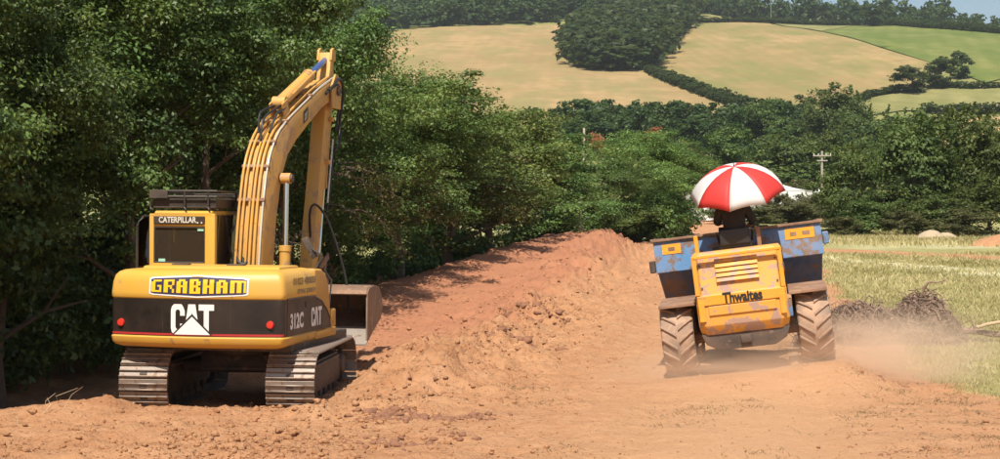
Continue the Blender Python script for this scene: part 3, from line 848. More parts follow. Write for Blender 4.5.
for (px, top, Yd, w, lb, v) in S: far_tree(px, top, Yd, w, lb, v, 'leaf_scrub', 'scrub bushes behind the dumper', 'scrub_bush', 'bush')
def dead_tree(px, top, Yd, r_, label, seed):
    x = px_x(px, Yd); z = BH(x, Yd); h = py_z(top, Yd) - z
    root = empty('dead_tree', (x, Yd, z))
    link('trunk', trunk_mesh('dead_trunk', seed, h - .3, .14, r_, 6, start=.6), None, root)
    link('crown', crown_mesh('dead_crown', seed, r_, 1.15, h - 1.2, 60, 22, .20, clump_r=.3, boughs=.3, mat=M['leaf_dead']), None, root)
    tag(root, label, 'tree', 'dead copper trees')
dead_tree(598, 130, 150, .75, 'small copper brown dead tree above the hedgerow beside the pale pole', 5)
dead_tree(654, 124, 165, .9, 'copper brown dead treetop above the broad rounded tree', 6)
# hill copse and the lone field tree
C_ = [(912, 66, 94, 42, 'rounded tree at the left of the hill copse', 0), (938, 57, 90, 36, 'taller dark tree in the middle of the hill copse', 2), (962, 51, 80, 26, 'open tree at the right of the hill copse', 1),
      (876, 4, 27, 32, 'lone dark round tree on the hilltop pasture', 3)]
for (px, top, bpy_, w, lb, v) in C_: far_tree(px, top, on_ground(px, bpy_)[1], w, lb, 4, None, 'trees on the hill pasture', 'hill_tree')

# --- masses of far trees: woods, belts
rgf = np.random.default_rng(11)
lowpoly = [crown_arrays(300 + i, 3.4, 4.0, 4.6, 42, 8, 1.6, clump_r=1.2, lump=.4) for i in range(5)]
finepoly = [crown_arrays(320 + i, 3.3, 3.9, 4.4, 90, 11, 0.78, clump_r=.8, lump=.4, boughs=.6) for i in range(4)]
def mass(name, label, spots, mat, src=None):
    V, F, Tn = [], [], []; nb = 0
    for (x, y, w, h) in spots:
        v, f, t = (src or lowpoly)[rgf.integers(4)]
        a = rgf.uniform(0, 6.28); c, s = math.cos(a), math.sin(a)
        q = np.stack([(v[:, 0] * c - v[:, 1] * s) * w / 6.8, (v[:, 0] * s + v[:, 1] * c) * w / 6.8, v[:, 2] * h / 8.6], -1) + np.array([x, y, BH(x, y) - 0.3])
        V.append(q); F.append(f + nb); Tn.append(np.clip(t + rgf.uniform(-.3, .3), 0, 1)); nb += len(q)
    m_ = np_mesh(name, np.concatenate(V), np.concatenate(F), 4); add_attr(m_, 'tint', np.concatenate(Tn))
    return tag(link(name, m_, M[mat]), label, 'wood', kind='stuff')
def in_poly(x, y, P):
    c = False; j = len(P) - 1
    for i in range(len(P)):
        if (P[i][1] > y) != (P[j][1] > y) and x < (P[j][0] - P[i][0]) * (y - P[i][1]) / (P[j][1] - P[i][1]) + P[i][0]: c = not c
        j = i
    return c
def fill(pix, n, w, h, seed):
    P = [on_ground(*p) for p in pix]; rn = random.Random(seed); out = []
    x0, x1 = min(p[0] for p in P), max(p[0] for p in P); y0, y1 = min(p[1] for p in P), max(p[1] for p in P)
    tries = 0
    while len(out) < n and tries < 60000:
        tries += 1
        x, y = rn.uniform(x0, x1), rn.uniform(y0, y1)
        if in_poly(x, y, P) and all((x - o[0]) ** 2 + (y - o[1]) ** 2 > (w * .42) ** 2 for o in out):
            out.append((x, y, w * rn.uniform(.8, 1.3), h * rn.uniform(.8, 1.25)))
    return out
mass('hill_wood', 'dark rounded wood on the hillside between the two stubble fields', fill([(576, 68), (572, 48), (596, 22), (600, -20), (696, -14), (690, 18), (668, 42), (648, 70), (610, 72)], 620, 14, 11.5, 1), 'leaf_wood')
mass('ridge_wood', 'dark wood along the top of the left hill', fill([(300, 10), (372, 4), (500, 4), (603, 2), (603, 20), (500, 25), (420, 28), (372, 34), (340, 60), (280, 90)], 300, 13, 12, 2) + fill([(180, 40), (200, -70), (640, -70), (620, 4), (500, 4), (372, 4), (300, 10)], 130, 19, 15, 3), 'leaf_wood')
sky_spots = []
rn = random.Random(8)
for i in range(145):
    px = rn.uniform(686, 1080); Yd = rn.uniform(985, 1120)
    k = rn.uniform(.75, 1.2) * (0.62 if 952 < px < 1010 else 1)
    sky_spots.append((px_x(px, Yd), Yd, 12 * k, 17.5 * k))
mass('skyline_wood', 'dark line of trees along the skyline at top right', sky_spots, 'leaf_wood')
belt = []
for i in range(100):
    px = rn.uniform(540, 800); Yd = rn.uniform(330, 400)
    belt.append((px_x(px, Yd), Yd, 8 * rn.uniform(.8, 1.3), 9.5 * rn.uniform(.75, 1.1)))
for i in range(60):
    px = rn.uniform(740, 1020); Yd = rn.uniform(250, 330)
    belt.append((px_x(px, Yd), Yd, 8 * rn.uniform(.8, 1.2), 8 * rn.uniform(.7, 1.05)))
mass('valley_belt', 'dark belt of trees along the valley below the stubble fields', belt, 'leaf_wood', finepoly)
belt2 = []
for i in range(46):
    px = rn.uniform(660, 1010); Yd = rn.uniform(205, 245)
    if 815 < px < 900 : continue
    belt2.append((px_x(px, Yd), Yd, 6.5 * rn.uniform(.8, 1.2), 6.5 * rn.uniform(.7, 1.05)))
mass('scrub_belt', 'dull green scrub belt in the valley behind the umbrella', belt2, 'leaf_far', finepoly)

# hedges drawn across the hill
def hedge_line(label, pix, w, h, seed, name='field_hedge'):
    P = [Vector((*on_ground(*p), 0)) for p in pix]; rg = np.random.default_rng(seed); V, F, Tn = [], [], []; nb = 0
    for a, b in zip(P[:-1], P[1:]):
        n = max(2, int((b - a).length / (w * .45)))
        for k in range(n):
            q = a.lerp(b, (k + rg.random() * .5) / n)
            v, f, t = lowpoly[rg.integers(4)]
            s = rg.uniform(.8, 1.25)
            V.append(v * np.array([w / 6.8 * s, w / 6.8 * s, h / 8.6 * s]) + np.array([q.x, q.y, BH(q.x, q.y) - .1])); F.append(f + nb); Tn.append(t); nb += len(v)
    m_ = np_mesh(name, np.concatenate(V), np.concatenate(F), 4); add_attr(m_, 'tint', np.concatenate(Tn))
    tag(link(name, m_, M['leaf_wood']), label, 'hedge', 'hedges across the hill')
hedge_line('thick green hedge running down between the two stubble fields', [(648, 73), (662, 80), (690, 91), (716, 101), (748, 112)], 4.4, 3.6, 1)
hedge_line('thin hedge below the striped field left of the copse', [(845, 108), (870, 98), (900, 92)], 3.5, 2.4, 2)
hedge_line('dark straight hedge right of the hill copse', [(935, 88), (970, 90), (1030, 88)], 3.5, 2.4, 3)
hedge_line('hedge between pale strip and golden field', [(925, 114), (960, 115), (1030, 113)], 3.5, 2.8, 4)
hedge_line('long hedge along the hilltop right of the lone tree', [(886, 25), (930, 29), (1030, 37)], 5, 4, 5)
hedge_line('thin hedge along the top of the hill pasture', [(700, 24), (760, 23.5), (850, 26)], 4, 3, 6)
# ------------------------------------------------------------------ excavator (x right, y forward, z up; origin on the ground under the swing ring)
EX = empty('excavator', (-3.67, 23.13, -0.15), (R(0.3), R(0.4), R(-11)))
tag(EX, 'yellow and black tracked excavator seen from behind with raised boom', 'excavator')
UC = R(7)                                          # the undercarriage points a little left of the upper body

# --- tracks: every shoe a piece of its own
shoe = G()
shoe.box((0, 0, 0), (0.66, 0.158, 0.022))
for yy in (-0.062, 0.02):
    shoe.prism([(yy - 0.011, 0.010), (yy + 0.011, 0.010), (yy + 0.006, 0.042), (yy - 0.006, 0.042)], -0.33, 0.33, 'x')
shoe.box((0, -0.022, 0.014), (0.10, 0.035, 0.012))
shoe_me = shoe.build('shoe', M['shoe'], None, bevel=0.004, seg=1, link_it=False)
shoe_me.materials.append(M['dark_steel'])
for p_ in shoe_me.polygons:
    if abs(p_.center.x) < 0.056 and abs(p_.center.y + 0.022) < 0.02 and p_.center.z > 0.0112: p_.material_index = 1
TL, TR_, TC = 1.36, 0.40, 0.43                     # half length between centres, radius, centre height
def track_point(s):
    L1 = 2 * TL; arc = math.pi * TR_
    tot = 2 * L1 + 2 * arc; s %= tot
    if s < L1: return (-TL + s, TC + TR_, 0.0)
    s -= L1
    if s < arc:
        a = s / TR_; return (TL + TR_ * math.sin(a), TC + TR_ * math.cos(a), -a)
    s -= arc
    if s < L1: return (TL - s, TC - TR_, math.pi)
    s -= L1
    a = s / TR_; return (-TL - TR_ * math.sin(a), TC - TR_ * math.cos(a), math.pi - a)
TTOT = 4 * TL + 2 * math.pi * TR_
NSHOE = 47
for sx in (-1, 1):
    xc = sx * 0.995
    fr = G()
    # side beam with sloped top and two openings
    fr.prism([(-1.25, 0.22), (1.2, 0.22), (1.3, 0.45), (1.0, 0.66), (-1.0, 0.66), (-1.3, 0.45)], xc - 0.16, xc + 0.16, 'x')
    fr.box((xc, 0, 0.60), (0.40, 1.9, 0.05))
    tr = fr.build('track', M['dark_steel'], EX, bevel=0.015); tr.rotation_euler.z = UC
    ch = G()                                        # the link chain inside the shoes
    ring = [track_point(i * TTOT / 96) for i in range(96)]
    for o in (-0.09, 0.09):
        outer = [(xc + o, y + 0.0, z) for y, z, a in ring]
        v = []; f = []
        for (x, y, z), (_, _, a) in zip(outer, ring):
            nyv, nzv = -math.sin(-a), math.cos(a)
            nyv = math.sin(-a)
            for dx, dr in ((-0.03, -0.012), (0.03, -0.012), (0.03, -0.085), (-0.03, -0.085)):
                v.append((x + dx, y + nyv * dr, z + nzv * dr))
        n = len(ring)
        for i in range(n):
            for k in range(4):
                f.append((i * 4 + k, i * 4 + (k + 1) % 4, ((i + 1) % n) * 4 + (k + 1) % 4, ((i + 1) % n) * 4 + k))
        ch.add(v, f)
    ch.build('link_chain', M['dark_steel'], tr)
    for nm, yc, rr in (('sprocket', -TL, 0.33), ('idler', TL, 0.315)):
        w = G()
        w.lathe([(0.06, -0.05), (rr - 0.05, -0.05), (rr, -0.03), (rr, 0.03), (rr - 0.05, 0.05), (0.06, 0.05)], (xc, yc, TC), 'x', 28)
        w.lathe([(0.01, -0.20), (0.14, -0.20), (0.17, -0.15), (0.17, 0.15), (0.14, 0.20), (0.01, 0.20)], (xc, yc, TC), 'x', 20)
        if nm == 'sprocket':
            for k in range(21):
                a = 2 * math.pi * k / 21
                w.box((xc, yc + math.cos(a) * rr, TC + math.sin(a) * rr), (0.05, 0.05, 0.045), (a, 0, 0))
        w.build(nm, M['rust'] if nm == 'sprocket' else M['dark_steel'], tr, bevel=0.006, seg=1)
    for k in range(6):
        G().lathe([(0.02, -0.14), (0.10, -0.14), (0.10, -0.06), (0.075, -0.05), (0.075, 0.05), (0.10, 0.06), (0.10, 0.14), (0.02, 0.14)], (xc, -0.95 + k * 0.38, 0.15), 'x', 16).build('roller', M['dark_steel'], tr)
    for k in range(NSHOE):
        y, z, a = track_point(k * TTOT / NSHOE + 0.03)
        o = link('shoe', shoe_me, None, tr); o.location = (xc, y, z); o.rotation_euler = (a, 0, 0)
g_ = G()
g_.prism([(-0.42, 0.62), (0.42, 0.62), (0.5, 0.54), (0.42, 0.46), (-0.42, 0.46), (-0.5, 0.54)], -0.80, 0.80, 'x')
g_.prism([(-0.5, 0.5), (0.5, 0.5), (0.42, 0.74), (-0.42, 0.74)], -0.55, 0.55, 'x')
cb = g_.build('car_body', M['dark_steel'], EX, bevel=0.02); cb.rotation_euler.z = UC
G().lathe([(0.02, 0.70), (0.56, 0.70), (0.60, 0.73), (0.60, 0.86), (0.02, 0.86)], (0, 0, 0), 'z', 40).build('swing_ring', M['dark_steel'], EX)

# --- revolving frame
fr = G()
fr.box((0, -0.2, 0.93), (2.36, 2.6, 0.14)); fr.box((0.0, 0.75, 0.95), (0.9, 0.9, 0.16))
fr.build('revolving_frame', M['dark_steel'], EX, bevel=0.015)

# --- counterweight: plan outline, bowed rear
HW = 1.245
def plan(inset=0.0, front=0.45, bow=0.17, n=22, rc=0.10):
    """closed outline in plan: along the bowed rear from left to right, then the straight sides"""
    hw = HW - inset; yr = -1.93 + inset
    pts = []
    def rear(x): return yr - bow * (1 - (x / HW) ** 2)
    pts.append((-hw, front))
    for k in range(6):
        t = k / 5
        a = (1 - t) ** 2; b = 2 * t * (1 - t); c = t * t
        p0 = (-hw, rear(hw) + rc); p1 = (-hw, rear(hw) - 0.02); p2 = (-hw + rc * 0.8, rear(hw - rc * 0.8))
        pts.append((a * p0[0] + b * p1[0] + c * p2[0], a * p0[1] + b * p1[1] + c * p2[1]))
    for k in range(1, n):
        x = -(hw - rc * 0.8) + 2 * (hw - rc * 0.8) * k / n
        pts.append((x, rear(x)))
    left = pts[1:7][::-1]
    pts += [(-x, y) for x, y in left]
    pts.append((hw, front))
    return pts
def rear_y(x, inset=0.0): return -1.93 + inset - 0.17 * (1 - (x / HW) ** 2)
cw = G()
lv = [(0.93, 0.14), (0.96, 0.06), (1.00, 0.025), (1.07, 0.015), (1.085, 0.03), (1.09, 0.035), (1.58, 0.035), (1.585, 0.03), (1.60, 0.02), (1.66, 0.02), (1.80, 0.035), (1.885, 0.06), (1.93, 0.10), (1.955, 0.16), (1.965, 0.24)]
rings = []
for z, ins in lv:
    f_ = 0.45 if z < 1.62 else 0.30 - (z - 1.62) * 0.2
    rings.append([(x, y, z) for x, y in plan(ins, -0.55)])
cw.loft(rings)
CW = cw.build('counterweight', M['cat_yellow'], EX, smooth=True, ang=40)
# side housings in front of the counterweight (dusty yellow, darkened for the shaded side): arched over the black panel on the right
sp = [(-0.55, 0.98), (0.02, 0.98), (0.30, 1.02), (0.33, 1.10), (0.24, 1.10), (0.16, 1.24), (0.02, 1.42), (-0.18, 1.56), (-0.55, 1.60)]
for sx in (-1, 1):
    h = G()
    prof = [(-0.545, 0.98), (0.15, 0.98), (0.20, 1.08), (0.20, 1.42), (0.14, 1.70), (-0.02, 1.88), (-0.20, 1.94), (-0.545, 1.955)]
    a, b = (0.30, HW - 0.045) if sx > 0 else (-HW + 0.045, -0.30)
    h.prism(prof, a, b, 'x')
    hs = h.build('engine_housing', M['side_yellow'], EX, bevel=0.06, seg=3)
    if sx > 0: right_side = hs
hood = G().prism([(-1.55, 1.93), (-0.62, 1.93), (-0.66, 2.0), (-1.45, 2.0)], -0.95, 1.0, 'x').build('engine_hood', M['cat_yellow'], EX, bevel=0.03)
for xx in (-0.55, 0.25): G().box((xx, -1.1, 2.01), (0.24, 0.12, 0.02)).build('hood_hinge', M['dark_steel'], hood, bevel=0.005, seg=1)
# lower skirt running round the right front and the small step box
G().prism([(-0.6, 0.965), (0.34, 0.965), (0.40, 1.0), (0.40, 1.075), (0.34, 1.09), (-0.6, 1.075)], HW - 0.24, HW - 0.012, 'x').build('side_skirt', M['side_yellow'], EX, bevel=0.02)
G().box((HW - 0.16, 0.31, 1.215), (0.26, 0.24, 0.255)).build('step_box', M['side_yellow'], EX, bevel=0.025)

# --- black band, red stripe, lamps and lettering on the counterweight
def band(name, z0, z1, x0, x1, off, mat, n=40, parent=CW):
    v = []; f = []
    for k in range(n + 1):
        x = x0 + (x1 - x0) * k / n
        pl = rear_y(x, 0.035) - off
        v += [(x, pl, z0), (x, pl, z1)]
    for k in range(n): f.append((2 * k, 2 * k + 2, 2 * k + 3, 2 * k + 1))
    me = bpy.data.meshes.new(name); me.from_pydata(v, [], f); me.update(); me.materials.append(mat)
    return link(name, me, None, parent)
# the band wraps round the rounded corners: built from the plan outline
pl = plan(0.035 - 0.006, -0.55)
v = []; f = []
pl = pl[:-2]
for (x, y) in pl: v += [(x, y, 1.092), (x, y, 1.578)]
for k in range(len(pl) - 1): f.append((2 * k, 2 * k + 2, 2 * k + 3, 2 * k + 1))
me = bpy.data.meshes.new('black_band'); me.from_pydata(v, [], f); me.update(); me.materials.append(M['panel_black'])
me.polygons.foreach_set('use_smooth', [True] * len(me.polygons))
BAND = link('black_band', me, None, CW)
plr = plan(0.035 - 0.006, -0.55)[-3:]
v = []; f = []
for (x, y) in plr: v += [(x, y, 1.092), (x, y, 1.578)]
for k in range(len(plr) - 1): f.append((2 * k, 2 * k + 2, 2 * k + 3, 2 * k + 1))
me = bpy.data.meshes.new('corner_panel'); me.from_pydata(v, [], f); me.update(); me.materials.append(M['panel_dusty'])
link('corner_panel', me, None, CW)
pl2 = plan(0.035 - 0.009, -0.55)[2:-3]
v = []; f = []
for (x, y) in pl2: v += [(x, y, 1.100), (x, y, 1.128)]
for k in range(len(pl2) - 1): f.append((2 * k, 2 * k + 2, 2 * k + 3, 2 * k + 1))
me = bpy.data.meshes.new('red_stripe'); me.from_pydata(v, [], f); me.update(); me.materials.append(M['red'])
link('red_stripe', me, None, CW)
def on_rear(z_c, off, x_c=0.0, inset=0.035):
    return lambda u, w: (x_c + u, rear_y(x_c + u, inset) - off, z_c + w)
# panel seams across the band and the upper casting
for xx in (-0.42, 0.52):
    band('panel_seam', 1.095, 1.575, xx - .005, xx + .005, .0085, M['black'], 2)
band('panel_seam', 1.583, 1.592, -1.12, 1.12, .004, M['black'], 40)
# lamps
for xx in (-1.05, 1.04):
    lm = G().lathe([(0.001, -0.035), (0.045, -0.03), (0.052, 0.0), (0.001, 0.0)], (xx, rear_y(xx, 0.03) - 0.005, 1.255), 'y', 20).build('tail_lamp', M['lamp_red'], CW)
# block letters of the white emblem
LET = {
 'C': [[(0.30, .62), (0.30, .78), (0.24, .90), (0.16, 1.0), (-.16, 1.0), (-.26, .92), (-.30, .80), (-.30, .20), (-.26, .08), (-.16, 0), (.16, 0), (.24, .06), (.30, .2), (.30, .36), (.10, .36), (.10, .24), (.05, .18), (-.05, .18), (-.10, .24), (-.10, .76), (-.05, .82), (.05, .82), (.10, .76), (.10, .62)]],
 'A': [[(-.34, 0), (-.15, 1.0), (.15, 1.0), (.34, 0), (.13, 0), (0, .74), (-.13, 0)]],
 'T': [[(-.32, 1.0), (-.32, .80), (-.105, .80), (-.105, 0), (.105, 0), (.105, .80), (.32, .80), (.32, 1.0)]],
}
def block(letters, hgt, gap, wid=1.0):
    from mathutils.geometry import tessellate_polygon
    V = []; F = []; x = 0
    ws = {'C': .62, 'A': .68, 'T': .64}
    tot = sum(ws[c] * wid for c in letters) + gap * (len(letters) - 1)
    x = -tot / 2
    for c in letters:
        x += ws[c] * wid / 2
        for poly in LET[c]:
            n = len(V); V += [((x + p[0] * wid) * hgt, (p[1] - .5) * hgt) for p in poly]
            for t in tessellate_polygon([[Vector((p[0], p[1], 0)) for p in poly]]): F.append(tuple(i + n for i in t))
        x += ws[c] * wid / 2 + gap
    return V, F
v2, f2 = block('CAT', 0.40, -0.04, 0.82)
sheet('emblem_letters', v2, f2, on_rear(1.315, 0.012, 0.0), M['white'], CW)
def tri(s, d):
    V = []; F = []; n = 16
    for k in range(n + 1):
        u = -1 + 2 * k / n
        t_ = -0.20 + (0.245 + (s - 1) * .25 + d) * (1 - abs(u))
        V += [(u * 0.25 * s, -0.20), (u * 0.25 * s, t_)]
    for k in range(n): F.append((2 * k, 2 * k + 2, 2 * k + 3, 2 * k + 1))
    return V, F
v2, f2 = tri(1.12, 0.0); sheet('emblem_triangle_edge', v2, f2, on_rear(1.315, 0.014, 0.0), M['black_print'], CW)
v2, f2 = tri(1.0, -0.008); sheet('emblem_triangle', v2, f2, on_rear(1.315, 0.016, 0.0), M['white'], CW)
# long hexagonal name badge on the upper face
def upper(z_c, off, x_c):
    def fn(u, w):
        z = z_c + w
        ins = float(np.interp(z, [q[0] for q in lv], [q[1] for q in lv]))
        return (x_c + u, rear_y(x_c + u, ins) - off, z)
    return fn
def badge(s, t):
    V = []; F = []; n = 24
    for k in range(n + 1):
        u = -1 + 2 * k / n
        hh = (0.098 + 0.028 * (1 - abs(u))) * t
        if k in (0, n): hh *= 0.9
        for j in range(5): V.append((u * 0.665 * s, hh * (j / 2 - 1)))
    for k in range(n):
        for j in range(4): F.append((k * 5 + j, k * 5 + 5 + j, k * 5 + 6 + j, k * 5 + 1 + j))
    return V, F
bc = upper(1.752, 0.006, 0.07)
sheet('badge_border', *badge(1.035, 1.18), upper(1.752, 0.005, 0.07), M['white'], CW)
sheet('badge_field', *badge(1.0, 1.0), upper(1.752, 0.008, 0.07), M['navy'], CW)
# heavy condensed block letters for the badge
PIX = {
 'G': ["01111", "11000", "11000", "11011", "11001", "11001", "11111"], 'R': ["11111", "11001", "11001", "11110", "11010", "11001", "11001"],
 'A': ["01110", "11011", "11011", "11111", "11011", "11011", "11011"], 'B': ["11110", "11011", "11011", "11110", "11011", "11011", "11111"],
 'H': ["11011", "11011", "11011", "11111", "11011", "11011", "11011"], 'M': ["1111111", "1101101", "1101101", "1101101", "1101101", "1101101", "1101101"]}
def pixel_text(s, cw_, gap, hgt):
    V = []; F = []
    wid = [len(PIX[c][0]) * cw_ for c in s]; x = -(sum(wid) + gap * (len(s) - 1)) / 2
    for c, w in zip(s, wid):
        rows = PIX[c]; nr = len(rows); ncol = len(rows[0])
        for r_, row in enumerate(rows):
            k = 0
            while k < ncol:
                if row[k] == '1':
                    e = k
                    while e < ncol and row[e] == '1': e += 1
                    ya, yb_ = 0.5 - r_ / nr, 0.5 - (r_ + 1) / nr
                    n = len(V)
                    V += [(x + k * cw_, yb_), (x + e * cw_, yb_), (x + e * cw_, ya), (x + k * cw_, ya)]
                    F.append((n, n + 1, n + 2, n + 3)); k = e
                else: k += 1
        x += w + gap
    return [(u, w * hgt * (1 + 0.25 * (1 - abs(u) / 0.66))) for u, w in V], F
v2, f2 = pixel_text('GRABHAM', 0.030, 0.034, 0.155)
sheet('badge_letters', v2, f2, upper(1.752, 0.011, 0.07), M['letter_yellow'], CW)
# right side: black panel with arched top, model number and small emblem, faded phone lines
def on_right(yc, zc, off): return lambda u, w: (HW - 0.030 + off, yc + u, zc + w)
RS = HW - 0.030
pp = [(-1.80, 1.095), (0.10, 1.095), (0.17, 1.11), (0.10, 1.22), (-0.06, 1.36), (-0.30, 1.49), (-0.60, 1.56), (-1.0, 1.582), (-1.80, 1.582)]
me = bpy.data.meshes.new('side_panel'); me.from_pydata([(RS + 0.008, y, z) for y, z in pp], [], [tuple(range(len(pp)))]); me.update(); me.materials.append(M['panel_dusty'])
SP = link('side_panel', me, None, right_side)
pe = [(y, z) for y, z in pp[3:]]
G().tube([(RS + 0.008, y, z) for y, z in pe], 0.012, 6).build('panel_trim', M['black'], right_side)
v2, f2 = text_geo('312C', 0.27, 0.012, 0.95); sheet('model_number', v2, f2, on_right(-1.42, 1.27, 0.014), M['white'], right_side)
v2, f2 = block('CAT', 0.26, -0.04, 1.0); sheet('side_emblem', v2, f2, on_right(-0.55, 1.29, 0.014), M['white'], right_side)
G().box((RS + 0.014, -1.02, 1.48), (0.02, 0.05, 0.09)).build('panel_latch', M['black'], right_side, bevel=0.006, seg=1)
v2, f2 = text_geo('01823 400835', 0.125, 0.006, 1.35); sheet('faded_number', v2, f2, on_right(-1.05, 1.80, 0.002), M['grey_print'], right_side)
v2, f2 = text_geo('07966 230017', 0.085, 0.003, 1.6); sheet('faded_number', v2, f2, on_right(-1.0, 1.665, 0.012), M['grey_print'], right_side)

# --- cab
CX0, CX1, CY0, CY1, CZ0, CZ1 = -1.245, -0.26, -0.60, 1.02, 1.02, 2.72
cab = G()
for (x, y, wx, wy) in ((CX0 + 0.035, CY0 + 0.04, 0.07, 0.08), (CX1 - 0.075, CY0 + 0.05, 0.15, 0.10), (CX0 + 0.035, CY1 - 0.04, 0.06, 0.07), (CX1 - 0.035, CY1 - 0.04, 0.06, 0.07), (CX0 + 0.03, 0.30, 0.05, 0.06)):
    cab.box((x, y, (CZ0 + CZ1) / 2), (wx, wy, CZ1 - CZ0 - 0.06))
cab.box(((CX0 + CX1) / 2, CY0 + 0.04, CZ1 - 0.035), (CX1 - CX0, 0.08, 0.05)); cab.box(((CX0 + CX1) / 2, CY0 + 0.035, 2.545), (CX1 - CX0 - 0.14, 0.06, 0.035))
cab.box(((CX0 + CX1) / 2 - 0.03, CY0 + 0.04, 1.52), (CX1 - CX0 - 0.16, 0.07, 0.98))
cab.box((CX1 - 0.03, 0.2, 1.46), (0.05, 1.5, 0.86)); cab.box((CX0 + 0.03, 0.65, 1.46), (0.05, 0.68, 0.86))
CAB = cab.build('cab', M['cat_yellow'], EX, bevel=0.018)
roof = G().prism([(CY0 + 0.005, CZ1 - 0.055), (CY1, CZ1 - 0.055), (CY1 + 0.04, CZ1 - 0.02), (CY1, CZ1 + 0.03), (CY0 + 0.04, CZ1 + 0.03), (CY0 - 0.005, CZ1 - 0.0)], CX0 + 0.08, CX1 - 0.05, 'x').build('cab_roof', M['cat_yellow'], CAB, bevel=0.015)
sgn = G().box(((CX0 + CX1) / 2 - 0.04, CY0 - 0.005, 2.617), (0.76, 0.02, 0.105)).build('name_plate', M['black'], CAB, bevel=0.004, seg=1)
v2, f2 = text_geo('CATERPILLAR', 0.115, 0.003, 0.80)
sheet('plate_letters', v2, f2, lambda u, w: ((CX0 + CX1) / 2 - 0.06 + u, CY0 - 0.019, 2.617 + w), M['offwhite'], sgn)
for xx in (0.245, 0.305): G().box(((CX0 + CX1) / 2 + xx, CY0 - 0.019, 2.582), (0.018, 0.012, 0.018)).build('plate_dot', M['white'], sgn)
wr = G().box(((CX0 + CX1) / 2 - 0.055, CY0 + 0.035, 2.265), (0.735, 0.012, 0.52)).build('rear_window', M['glass'], CAB, smooth=False)
for (xx, zz, w, h) in ((-0.455, 2.49, 0.10, 0.05), (-1.04, 2.045, 0.10, 0.045)):
    G().box((xx - 0.02, CY0 + 0.024, zz), (w, 0.006, h)).build('window_sticker', M['mint'], wr, smooth=False)
wf = G()
for (a, b) in (((CX0 + 0.075, 2.015), (CX1 - 0.155, 2.015)), ((CX0 + 0.075, 2.515), (CX1 - 0.155, 2.515)), ((CX0 + 0.08, 2.015), (CX0 + 0.08, 2.515)), ((CX1 - 0.16, 2.015), (CX1 - 0.16, 2.515))):
    wf.tube([(a[0], CY0 + 0.02, a[1]), (b[0], CY0 + 0.02, b[1])], 0.014, 6)
wf.build('window_seal', M['black'], CAB)
G().box((CX1 - 0.02, 0.2, 2.30), (0.012, 1.40, 0.78)).build('side_window', M['glass'], CAB, smooth=False)
G().box((CX0 + 0.02, 0.66, 2.30), (0.012, 0.62, 0.78)).build('side_window', M['glass'], CAB, smooth=False)
G().box(((CX0 + CX1) / 2, CY1 - 0.02, 2.1), (0.85, 0.012, 1.15)).build('windscreen', M['glass'], CAB, smooth=False)
G().box(((CX0 + CX1) / 2, 0.2, 1.06), (0.92, 1.5, 0.06)).build('cab_floor', M['black'], CAB)
st = G(); st.box((-0.78, 0.0, 1.55), (0.5, 0.5, 0.14)); st.box((-0.78, -0.24, 1.95), (0.48, 0.12, 0.70)); st.box((-0.78, -0.25, 2.36), (0.26, 0.10, 0.18)); st.box((-0.78, 0, 1.28), (0.3, 0.3, 0.42))
st.build('operator_seat', M['seat'], CAB, bevel=0.04, seg=3)
# open door folded back along the left side
dr = G()
dx0, dy0, dx1, dy1 = CX0 - 0.03, 0.22, CX0 - 0.25, -0.44
def dpt(t, z): return (dx0 + (dx1 - dx0) * t, dy0 + (dy1 - dy0) * t, z)
dr.tube([dpt(0, 1.15), dpt(0, 2.62), dpt(.12, 2.68), dpt(.85, 2.66), dpt(1, 2.55), dpt(1, 1.15), dpt(0, 1.15)], 0.022, 8)
dr.tube([dpt(0, 1.9), dpt(1, 1.9)], 0.02, 8)
DOOR = dr.build('door', M['black'], CAB)
def quad(name, pts, mat, parent):
    me = bpy.data.meshes.new(name); me.from_pydata(pts, [], [tuple(range(len(pts)))]); me.update(); me.materials.append(mat)
    return link(name, me, None, parent)
quad('door_glass', [dpt(0, 1.9), dpt(1, 1.9), dpt(1, 2.54), dpt(.86, 2.65), dpt(.12, 2.67), dpt(0, 2.61)], M['glass'], DOOR)
quad('door_panel', [dpt(0, 1.16), dpt(1, 1.16), dpt(1, 1.89), dpt(0, 1.89)], M['cat_yellow'], DOOR)
hd = G().tube([(CX0 - 0.06, CY0 + 0.1, 2.0), (CX0 - 0.06, CY0 + 0.1, 2.45)], 0.012, 6).build('grab_handle', M['black'], CAB)
# roof guard: tray, rails and hooks
RG0, RG1 = CX0 + 0.02, CX1 + 0.02
tray = G().box(((RG0 + RG1) / 2, 0.22, 2.80), (RG1 - RG0 - 0.04, 1.56, 0.03))
tray.box(((RG0 + RG1) / 2, CY0 + 0.06, 2.86), (RG1 - RG0 - 0.04, 0.03, 0.12)); tray.box((RG1 - 0.03, 0.22, 2.86), (0.03, 1.5, 0.12)); tray.box((RG0 + 0.03, 0.22, 2.86), (0.03, 1.5, 0.12))
GD = tray.build('roof_guard', M['black'], EX, bevel=0.008, seg=1)
for zz in (2.95, 3.03):
    G().tube([(RG0, CY0, zz), (RG1, CY0, zz), (RG1, CY1, zz - 0.03), (RG0, CY1, zz - 0.03), (RG0, CY0, zz)], 0.016, 7).build('rail', M['black'], GD)
for (x, y) in ((RG0, CY0), ((RG0 + RG1) / 2 + 0.02, CY0), (RG1 - 0.12, CY0), (RG1, 0.2), (RG0, 0.2), (RG1, CY1), (RG0, CY1), (RG1, 0.62)):
    G().tube([(x, y, 3.03), (x, y, 2.80), (x + 0.03, y - 0.02, 2.765)], 0.014, 6).build('upright', M['black'], GD)
G().box((RG0 + 0.13, CY0 - 0.022, 2.985), (0.27, 0.02, 0.115)).build('guard_plate', M['dark_steel'], GD, bevel=0.004, seg=1)
